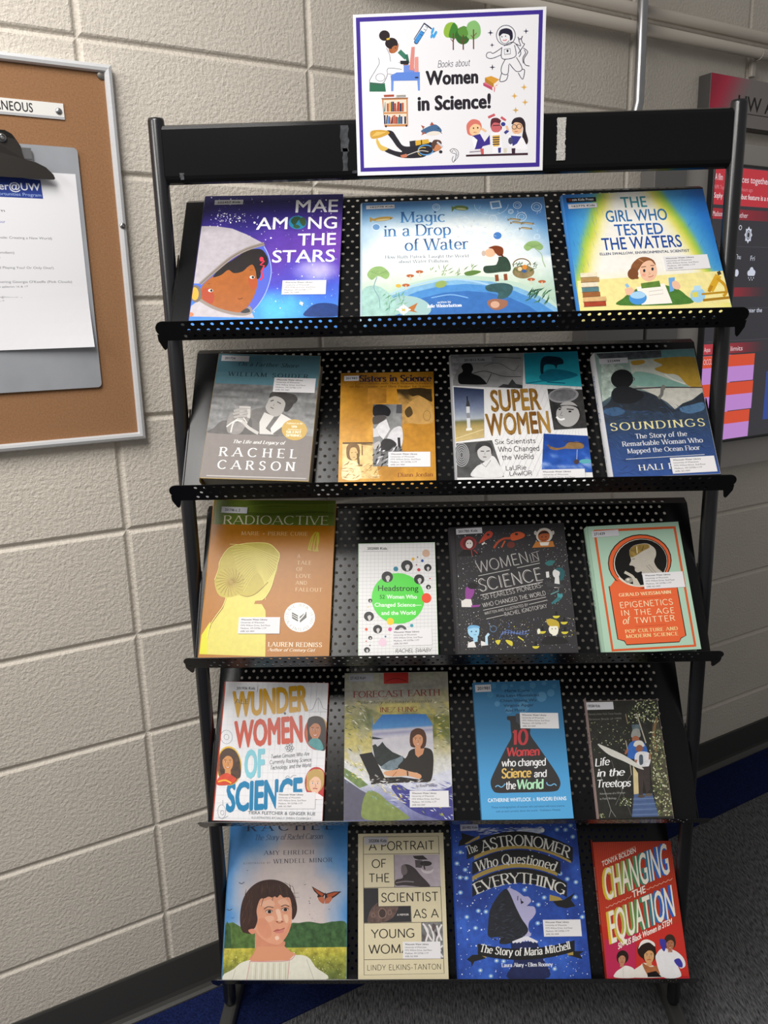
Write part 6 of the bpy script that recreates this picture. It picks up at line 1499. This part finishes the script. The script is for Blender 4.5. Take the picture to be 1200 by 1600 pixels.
    # books
    A.poly("785,465 835,485 838,508 785,480", '#b84a66'); A.poly("785,465 812,455 868,478 838,490", '#d8748c'); A.poly("838,490 868,478 868,490 838,506", '#efe4dc'); A.poly("795,435 830,425 878,445 845,470", '#d69a38'); A.poly("795,435 845,470 845,490 795,458", '#b5802a'); A.poly("845,470 876,450 876,466 845,488", '#efe4dc'); A.line("850,488 848,515", 4, '#d84a5a')
    # bookcase
    A.poly("205,550 353,547 355,710 220,712", '#c98a58'); A.poly("214,560 345,557 346,628 217,630", '#ecdcc8'); A.poly("217,640 346,638 348,698 224,700", '#ecdcc8')
    rnd = random.Random(4)
    for row, (y0, y1) in enumerate(((566, 626), (644, 696))):
        x = 217
        while x < 340:
            w = rnd.choice((7, 9, 11)); h = rnd.uniform(0, 14); sk = rnd.choice((0, 0, 0, 6))
            A.poly([(x + sk, y0 + h), (x + w + sk, y0 + h), (x + w, y1), (x, y1)], rnd.choice(['#2b4f8a', '#a83a30', '#d9b04a', '#b5563a', '#22304f', '#4f86c4', '#e4d8c4', '#3a7a80'])); x += w + 1
    A.poly("215,530 275,528 275,541 218,543", '#a8503a'); A.poly("285,530 342,527 342,545 282,547", '#d9d4cc'); A.line("290,536 342,534", 3, '#444'); A.line("290,542 342,540", 3, '#444'); A.ell(228, 710, 5, 6, '#222'); A.ell(345, 707, 5, 6, '#222'); A.line("203,552 355,549", 6, '#8a5a3a')
    # catfish and the small fish outline
    A.blob("430,735 470,712 510,700 540,722 545,742 520,755 470,755 440,750", '#46688f'); A.blob("460,750 500,738 540,745 520,760 470,762", '#e6ddd2'); A.poly("440,728 428,703 450,712", '#a85a48'); A.poly("440,738 430,762 455,750", '#a85a48'); A.poly("478,705 490,685 505,703", '#a8523f'); A.ell(527, 722, 3, 3, '#111'); A.line("535,740 548,752", 3, '#222')
    A.line("592,848 610,838 632,845 642,865 635,890 612,915", 3, '#3a3844', True); A.line("592,848 605,862 625,868 625,890 612,915 605,900 612,880", 3, '#3a3844', True); A.line("612,842 628,856 634,880", 3, '#77757f', True); A.ell(607, 852, 3, 3, '#222')
    # diver
    A.blob("228,738 265,738 295,780 330,822 400,820 480,800 520,825 520,850 470,870 430,888 330,890 260,870 220,850 228,832 280,850 320,855 290,825 262,785", '#26242c'); A.blob("140,740 180,730 235,735 245,752 190,775 145,778", '#cf9f3f'); A.blob("178,778 200,815 240,835 215,850 190,838 172,800", '#dbb85a'); A.poly("145,768 175,740 232,742 185,762", '#e2bd68')
    A.poly("362,795 400,790 400,822 365,826", '#2f2d35'); A.poly("395,792 470,783 475,806 398,820", '#d8ab3a'); A.line("430,788 432,815", 6, '#2b2a30'); A.ring(455, 845, 42, 28, 6, '#5f9fd8'); A.ring(440, 855, 30, 24, 4, '#e0b84a', 60, 250); A.line("340,878 420,850 470,855", 4, '#d9d4cc', True)
    A.blob("490,820 510,795 535,800 548,825 530,848 500,850", '#c9845a'); A.blob("485,825 500,790 535,790 545,810 515,815 500,840", '#5a3f35'); A.line("520,800 552,828", 10, '#c9ccd4'); A.ell(540, 856, 10, 9, '#232229'); A.poly("310,875 345,866 348,885 318,890", '#c9785a')
    # three young scientists behind a bench
    A.poly("684,873 1036,863 1036,876 684,884", '#3a1f2c')
    A.blob("690,740 690,700 720,672 760,680 775,715 760,745 730,765 700,760", '#d8786a'); A.blob("708,720 735,698 768,712 760,750 730,765 708,750", '#f0c99a'); A.ell(728, 722, 4, 5, '#222'); A.ell(752, 720, 4, 5, '#222'); A.line("728,745 745,747", 3, '#b0483a'); A.poly("722,765 765,755 790,800 820,760 822,815 780,825 760,860 735,845", '#3c2f8a'); A.poly("725,768 750,790 735,840 720,790", '#f4f2f6'); A.line("775,725 800,742", 14, '#e8c09a'); A.poly("705,845 770,840 785,868 702,872", '#e4dfe4'); A.line("705,858 775,852", 4, '#4a4458'); A.poly("765,838 785,838 785,870 770,870", '#c95a5a')
    A.blob("828,690 850,668 880,675 888,720 870,745 838,742 825,715", '#c9646a'); A.blob("825,720 830,672 865,665 890,690 886,735 880,700 850,690 835,700", '#5a2430'); A.line("838,708 880,706", 5, '#4a2430'); A.poly("828,748 880,745 895,860 835,864", '#f2f0f4'); A.poly("835,765 878,762 872,825 840,826", '#e0b04a')
    for k in range(4): A.line([(836, 776 + k * 13), (876, 774 + k * 13)], 6, '#2f2740')
    A.line("812,662 850,645", 14, '#c95a62'); A.line("885,660 912,680", 14, '#c95a62'); A.ell(897, 697, 17, 18, '#e9ebf2'); A.ell(897, 700, 13, 12, '#2f3a8a'); A.poly("866,835 884,832 882,862 868,864", '#3a3a86'); A.poly("898,838 918,836 916,862 900,864", '#d8d0bc')
    A.blob("945,700 960,668 1000,662 1022,690 1025,740 1038,790 1030,815 1012,810 1005,770 1010,720 985,700", '#2b1f26'); A.blob("948,715 965,690 1002,700 1005,740 975,758 950,745", '#e8b892'); A.ring(960, 716, 13, 13, 3, '#222'); A.ring(988, 713, 13, 13, 3, '#222'); A.line("962,742 980,742", 3, '#a8453a'); A.poly("925,765 975,755 1010,780 1038,840 1015,850 960,840 930,825", '#f4f2f6'); A.poly("940,765 1000,770 975,810 950,825", '#3c3a8a'); A.line("925,735 905,752", 16, '#3c3a8a'); A.line("915,710 925,735", 12, '#e8b892'); A.ell(938, 795, 13, 20, '#4a4a6a'); A.poly("943,838 965,836 963,866 945,868", '#3a2434')
    return A
_sg = art_sign()
def sign_place(u, v, k):
    f = max(0.0, (v - .10) / .1265)
    return (u - .14425, -k - 0.0006 - 0.006 * f * f * (u / .2885), v)
sv, sf, sc_ = [], [], []
n_ = 48
for side in (0, 1):
    for j in range(n_ + 1):
        for i in range(n_ + 1):
            x, y, z = sign_place(.2885 * i / n_, .2265 * j / n_, 0)
            sv.append((x, y + (0.0006 if side else 0), z))
q_ = (n_ + 1) ** 2
for j in range(n_):
    for i in range(n_):
        a = j * (n_ + 1) + i
        sf += [(a, a + 1, a + n_ + 2, a + n_ + 1), (q_ + a, q_ + a + n_ + 1, q_ + a + n_ + 2, q_ + a + 1)]
# the bend is gentle, so large printed shapes are cut into a fine grid first
def refine(A, step=.012):
    bm = bmesh.new()
    cl = bm.verts.layers.float_color.new('c')
    vs = [bm.verts.new((u, v, k)) for u, v, k in A.V]
    for v, c in zip(vs, A.C): v[cl] = c
    for f in A.F:
        try: bm.faces.new([vs[i] for i in f])
        except ValueError: pass
    bmesh.ops.triangulate(bm, faces=[f for f in bm.faces if len(f.verts) > 4])
    for ax, L in ((0, A.w), (1, A.h)):
        t = step
        while t < L:
            co = [0, 0, 0]; no = [0, 0, 0]; co[ax] = t; no[ax] = 1
            bmesh.ops.bisect_plane(bm, geom=bm.verts[:] + bm.edges[:] + bm.faces[:], plane_co=co, plane_no=no)
            t += step
    bm.verts.index_update()
    A.V = [tuple(v.co) for v in bm.verts]; A.C = [tuple(v[cl]) for v in bm.verts]
    A.F = [tuple(v.index for v in f.verts) for f in bm.faces]
    bm.free()
refine(_sg, .00601)
sign = art_object('paper_sign', _sg, M_PAPER, sign_place, None, (sv, sf), '#e9e8ec')
sign.location = (0.0068, -0.0235, 1.6140)
tag(sign, 'white paper sign with purple border and science drawings, taped to the rack header', 'sign')

# ------------------------------------------------------------------ notice board on the wall
M_ALU = mat('brushed_aluminium', '#cccdcf', 0.34, metal=0.2, n_scale=60, n_amp=0.06, stretch=(1, 1, 40))
M_CORK = mat('cork', '#8f694a', 0.9, spec=0.2, n_scale=380, n_amp=0.16, b_scale=500, b_str=0.15)
M_CLIPM = mat('dark_clip_steel', '#3b3835', 0.38, metal=0.6)
M_CLIPB = mat('clipboard_metal', '#a3a6ac', 0.4, metal=0.3, n_scale=30, n_amp=0.05)
BX0, BX1, BZ0, BZ1 = -1.30, -0.6343, 1.1965, 1.8040
board = empty('notice_board', on_wall(0, 0, 0), WALL_ROT)
tag(board, 'brown cork notice board in a silver frame on the left of the wall', 'notice board')
def frame_rail(name, prof, a, b, horizontal):
    V, F = [], []
    n = len(prof)
    for t, sgn in ((a, 0), (b, 1)):
        for d, y in prof:      # d is the distance in from the outer edge
            V.append((t[0](d), y, t[1](d)))
    F = [(k, (k + 1) % n, n + (k + 1) % n, n + k) for k in range(n)] + [tuple(range(n))[::-1], tuple(range(n, 2 * n))]
    mesh_from(name, V, F, M_ALU, board)
PROF = [(0, 0), (0, -0.014), (0.0015, -0.017), (0.006, -0.019), (0.0105, -0.018), (0.0125, -0.014), (0.0125, 0)]
def corner(cx, cz, sx, sz):
    return (lambda d: cx + sx * d, lambda d: cz + sz * d)
C4 = {'bl': corner(BX0, BZ0, 1, 1), 'br': corner(BX1, BZ0, -1, 1), 'tl': corner(BX0, BZ1, 1, -1), 'tr': corner(BX1, BZ1, -1, -1)}
for a, b in (('tl', 'tr'), ('bl', 'br'), ('tr', 'br'), ('tl', 'bl')):
    frame_rail('frame_rail', PROF, C4[a], C4[b], True)
MB().box((BX0 + .011, -0.0105, BZ0 + .011), (BX1 - .011, -0.0005, BZ1 - .011)).build('cork_panel', M_CORK, board)
def dome(name, x, y, z, r, m, parent, ring=True):
    V, F = [], []
    S, N = 5, 18
    for s_ in range(S):
        a = s_ / S * pi / 2
        for k in range(N):
            V.append((x + r * cos(a) * cos(2 * pi * k / N), y - r * .55 * sin(a), z + r * cos(a) * sin(2 * pi * k / N)))
    V.append((x, y - r * .55, z))
    for s_ in range(S - 1):
        for k in range(N):
            F.append((s_ * N + k, s_ * N + (k + 1) % N, (s_ + 1) * N + (k + 1) % N, (s_ + 1) * N + k))
    F += [((S - 1) * N + k, (S - 1) * N + (k + 1) % N, len(V) - 1) for k in range(N)]
    F.append(tuple(range(N))[::-1])
    o = mesh_from(name, V, F, m, parent, True)
    if ring:
        R = []
        for k in range(N + 1):
            a = 2 * pi * k / N
            R.append((x + r * .5 * cos(a), y - r * .5, z + r * .5 * sin(a)))
        MB().tube(R, r * .12, 6, False).build('screw_recess', M_CLIPM, o)
    return o
dome('screw', BX1 - .0065, -0.0185, 1.5568, 0.0052, M_STEEL, board)
dome('tack', BX1 - .0165, -0.0105, 1.7885, 0.0078, mat('grey_tack', '#77736d', 0.4, metal=0.5), board, False)['label'] = 'grey round tack in the corner'

pl = empty('name_strip', on_wall(0, 0, 0), WALL_ROT)
tag(pl, 'white lettered strip in a clear holder near the top of the notice board', 'label strip')
A = Art(.395, .0235, [(0, 0), (395, 0), (395, 23.5), (0, 23.5)])
A.fill('#dcdad6')
A.poly("0,19.8 395,19.8 395,23.5 0,23.5", '#a9aaae'); A.text("MISCELLANEOUS", (242, 17), (349, 17), 13.0, '#2b2a2b', bold=.018, track=.03)
art_object('strip', A, M_PAPER, lambda u, v, k: (-1.110 + u, -0.0125 - k, 1.7158 + v), pl, slab((-1.110, -0.0125, 1.7158), (-0.715, -0.0105, 1.7393)), '#dcdad6')
dome('tack', -0.7228, -0.0126, 1.7275, 0.0052, M_STEEL, pl, False)

cb = empty('clipboard', on_wall(0, 0, 0), WALL_ROT)
tag(cb, 'silver metal clipboard with a black spring clip hanging on the notice board', 'clipboard')
cp = MB().box((-1.005, -0.0150, 1.2925), (-0.7010, -0.0125, 1.6745))
vs = [e for e in cp.bm.edges if abs(e.verts[0].co.y - e.verts[1].co.y) > .001]
bmesh.ops.bevel(cp.bm, geom=vs, offset=.007, segments=5, affect='EDGES', profile=.5)
cp.build('backing_plate', M_CLIPB, cb)
CX = -0.853
half = [(0, 1.6880), (0.030, 1.6895), (0.045, 1.6895), (0.0545, 1.6850), (0.0600, 1.6780), (0.0660, 1.6690), (0.0670, 1.6580), (0.0690, 1.6500), (0.0850, 1.6465), (0.0990, 1.6400), (0.1090, 1.6300), (0.1110, 1.6240), (0.1090, 1.6225), (0, 1.6225)]
outl = [(CX + x, z) for x, z in half] + [(CX - x, z) for x, z in half[-2:0:-1]]
V = [(x, -0.0175 - (0.0105 if z < 1.66 else 0.004 + 0.010 * (z - 1.66) / .03), z) for x, z in outl] + [(x, -0.0150 - (0.0105 if z < 1.66 else 0.004 + 0.010 * (z - 1.66) / .03), z) for x, z in outl]
n_ = len(outl)
mesh_from('clip', V, [tuple(range(n_)), tuple(range(2 * n_ - 1, n_ - 1, -1))] + [(k, n_ + k, n_ + (k + 1) % n_, (k + 1) % n_) for k in range(n_)], M_CLIPM, cb)
dome('rivet', CX + 0.0400, -0.0295, 1.6785, 0.0068, M_STEEL, cb)
MB().prism([(-0.0150, 1.645), (-0.0270, 1.645), (-0.0270, 1.6475), (-0.0190, 1.6475), (-0.0190, 1.6640), (-0.0150, 1.6640)], 0, -0.7900, -0.7700).box((-0.790, -0.0215, 1.652), (-0.772, -0.0185, 1.668)).build('spring_bracket', M_STEEL, cb)

A = Art(.215, .2740, [(0, 0), (215, 0), (215, 274), (0, 274)])
X = lambda t: (t + .923) * 1000
Z = lambda z: (1.6345 - z) * 1000
A.fill('#dfdee2')
A.poly([(0, Z(1.632)), (X(-.7625), Z(1.6225)), (X(-.7615), Z(1.5945)), (0, Z(1.5945))], '#2a3f8c')
A.text("er@UW", (X(-.8246), Z(1.6055)), (X(-.7640), Z(1.6065)), 10.5, '#e4e6f0', bold=.02); A.text("ortunities Program", (X(-.8257), Z(1.5972)), (X(-.7640), Z(1.5976)), 4.6, '#9fb4e0')
for t, x0, x1, z, h, c in (("m", -.8286, -.8204, 1.5725, 4.2, '#55555c'), ("our", -.8306, -.8216, 1.5560, 4.0, '#4a55a8'), ("hole: Creating a New World)", -.8335, -.7552, 1.5325, 3.6, '#66666c'), ("endam)", -.8363, -.8142, 1.5098, 3.6, '#66666c'), ("e", -.8372, -.8354, 1.5029, 3, '#66666c'), ("d Playing You? Or Only One?)", -.8391, -.7578, 1.4868, 3.6, '#66666c'), ("bering Georgia O'Keeffe (Pink Clouds)", -.8418, -.7316, 1.4650, 3.6, '#66666c'), ("n galleries 16 & 17", -.8426, -.8001, 1.4578, 3, '#66666c'), ("egment #4)", -.8445, -.8106, 1.4425, 3.6, '#66666c'), ("y 17", -.8454, -.8377, 1.4357, 3, '#66666c')):
    A.text(t, (X(x0), Z(z)), (X(x1), Z(z)), h, c)
def sheet_place(u, v, k):
    lift = 0.010 * max(0, 1 - v / .10) ** 2 * (u / .215)
    return (-0.923 + u, -0.0156 - k - lift, 1.3605 + v)
refine(A, .02)
sv, sf = [], []
for side in (0, 1):
    for j in range(13):
        for i in range(9):
            x, y, z = sheet_place(.215 * i / 8, .274 * j / 12, 0)
            sv.append((x, y + (0.0003 if side else 0), z))
for j in range(12):
    for i in range(8):
        a = j * 9 + i
        sf += [(a, a + 1, a + 10, a + 9), (117 + a, 117 + a + 9, 117 + a + 10, 117 + a + 1)]
sheet = art_object('printed_sheet', A, M_PAPER, sheet_place, None, (sv, sf), '#dfdee2')
sheet.location = on_wall(0, 0, 0); sheet.rotation_euler = WALL_ROT
tag(sheet, 'white printed sheet with a blue heading held in the clipboard', 'paper')

# ------------------------------------------------------------------ screen and header sign on the right
kiosk = empty('information_screen', on_wall(0, 0, 0), WALL_ROT)
tag(kiosk, 'lit information screen on a pale grey wall panel behind the rack\'s right post', 'screen')
MB().box((0.708, -0.030, 0.968), (2.09, 0, 1.80), 0.002).build('mounting_panel', M_KIOSK, kiosk)
M_TVF = mat('black_plastic', '#1b1b1d', 0.35)
SX0, SX1, SZ0, SZ1 = .789, 2.005, 1.0537, 1.7400
MB().box((SX0 - .002, -0.050, SZ0 - .008), (SX1 + .008, -0.030, SZ1 + .008), 0.003).build('bezel', M_TVF, kiosk)
A = Art(SX1 - SX0, SZ1 - SZ0, [(SX0 * 1000, -SZ1 * 1000), (SX1 * 1000, -SZ1 * 1000), (SX1 * 1000, -SZ0 * 1000), (SX0 * 1000, -SZ0 * 1000)])
U = lambda t, z: (t * 1000, -z * 1000)
def rect(t0, z1, t1, z0, c): A.poly([U(t0, z1), U(t1, z1), U(t1, z0), U(t0, z0)], c)
A.fill('#343238')
rect(.789, 1.7375, 1.3, 1.6485, '#c4303c')
A.text("A film", U(.7810 + .009, 1.7055), U(.8180, 1.7055), 15, '#f0e4e8'); A.text("pieces together", U(.865, 1.7045), U(1.000, 1.7045), 15, '#f0e4e8', bold=.005)
A.text("NPR Topics", U(.7900, 1.6850), U(.8350, 1.6850), 9, '#e08a90'); A.text("hours ago", U(.8920, 1.6840), U(.9350, 1.6840), 9, '#e08a90')
A.text("Sophy R", U(.7905, 1.6640), U(.8330, 1.6640), 12, '#f4eef0', bold=.01); A.text("debut feature is a m", U(.8780, 1.6650), U(1.0060, 1.6650), 12, '#f4eef0', bold=.01)
A.patch([U(.789, 1.640), U(1.2, 1.640), U(1.2, 1.615), U(.789, 1.615)], lambda a, b: ramp([(0, '#b02a35'), (.45, '#7a2430'), (1, '#343238')], a), 12, 1)
A.text("Madison", U(.7900, 1.6215), U(.8260, 1.6215), 12, '#ecd8dc'); A.text("Weather", U(.8620, 1.6210), U(.9240, 1.6210), 12, '#ecd8dc')
W_ = '#d9deee'
x, z = .9315, 1.5800
A.poly([U(x + (.0155 if k % 2 == 0 else .0115) * cos(k * pi / 8), z + (.021 if k % 2 == 0 else .0155) * sin(k * pi / 8)) for k in range(16)], W_); A.ell(x * 1000, -z * 1000, 8.5, 11.5, '#343238'); A.ring(x * 1000, -z * 1000, 6, 8, 2, W_)
A.ring(898, -1.597 * 1000, 5, 5, 2, W_); A.text("Thu", U(.885, 1.5200), U(.9080, 1.5200), 12, W_); A.text("Fri", U(.9470, 1.5170), U(.9640, 1.5170), 12, W_)
A.ell(955, -1491, 8.5, 10, W_); A.ell(946, -1486, 7, 7, W_); A.ell(964, -1487, 7, 7, W_); rect(.942, 1.487, .968, 1.479, W_)
for k in range(5): A.ell(945 + k * 5, -1474 + (k % 2) * 5, 1.4, 2, W_)
A.ell(896, -1486, 8, 9, W_)
A.patch([U(.789, 1.4500), U(1.2, 1.4500), U(1.2, 1.4270), U(.789, 1.4270)], lambda a, b: ramp([(0, '#b02a35'), (.3, '#8a2834'), (.55, '#343238')], a), 14, 1)
A.text("enter the", U(.9450, 1.3860), U(1.0110, 1.3860), 11, W_, bold=.01)
for zz in (1.5510, 1.3975, 1.315): A.line([U(.80, zz), U(1.3, zz)], 1.5, '#4a484e')
A.patch([U(.789, 1.3090), U(1.2, 1.3090), U(1.2, 1.2825), U(.789, 1.2825)], lambda a, b: ramp([(0, '#c43c48'), (.35, '#8a2834'), (.6, '#343238')], a), 14, 1)
A.text("Aqua", U(.7910, 1.2900), U(.8150, 1.2900), 11, '#f0dade'); A.text("limits", U(.8950, 1.2885), U(.9430, 1.2885), 12, '#f0dade')
A.poly([U(.789, 1.2790), U(.90, 1.2790), U(.90, 1.05), U(.789, 1.05)], '#c890d8')
for t, z1, zm, z0 in ((.9960, 1.2785, 1.2480, 1.2080), (.9980, 1.2060, 1.1730, 1.1310), (.9925, 1.1290, 1.0960, 1.0545)):
    rect(.789, z1, t, zm, '#e2502f'); rect(.789, zm, t, z0, '#c88edb')
A.text("OCCU", U(.7915, 1.2570), U(.826, 1.2570), 14, '#f0c8d8')
rect(1.052, 1.228, 1.5, 1.095, '#2f4a9c')
art_object('display', A, M_SCREEN, lambda u, v, k: (SX0 + u, -0.0503 - k, SZ0 + v), kiosk, slab((SX0, -0.0503, SZ0), (SX1, -0.0495, SZ1)), '#343238')
hs = empty('header_sign', on_wall(0, 0, 0), WALL_ROT)
tag(hs, 'grey and red lettered sign board on the wall above the screen', 'sign')
HX0, HX1, HZ0, HZ1 = .770, 2.02, 1.836, 1.9460
MB().box((HX0, -0.036, HZ0), (HX1, 0, HZ1), 0.001).build('sign_box', mat('sign_box_grey', '#4c4a49', 0.5), hs)
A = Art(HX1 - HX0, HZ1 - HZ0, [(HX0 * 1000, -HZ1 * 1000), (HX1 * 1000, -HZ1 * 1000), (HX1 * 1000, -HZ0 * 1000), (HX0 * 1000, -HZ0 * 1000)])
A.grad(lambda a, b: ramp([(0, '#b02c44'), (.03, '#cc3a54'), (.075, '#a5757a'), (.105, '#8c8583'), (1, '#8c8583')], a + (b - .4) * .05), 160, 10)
A.text("UW A", U(.873, 1.8740), U(1.012, 1.8740), 33, '#1d1a1b', bold=.012); A.line([U(.873, 1.8672), U(1.9, 1.8672)], 2, '#2a2425')
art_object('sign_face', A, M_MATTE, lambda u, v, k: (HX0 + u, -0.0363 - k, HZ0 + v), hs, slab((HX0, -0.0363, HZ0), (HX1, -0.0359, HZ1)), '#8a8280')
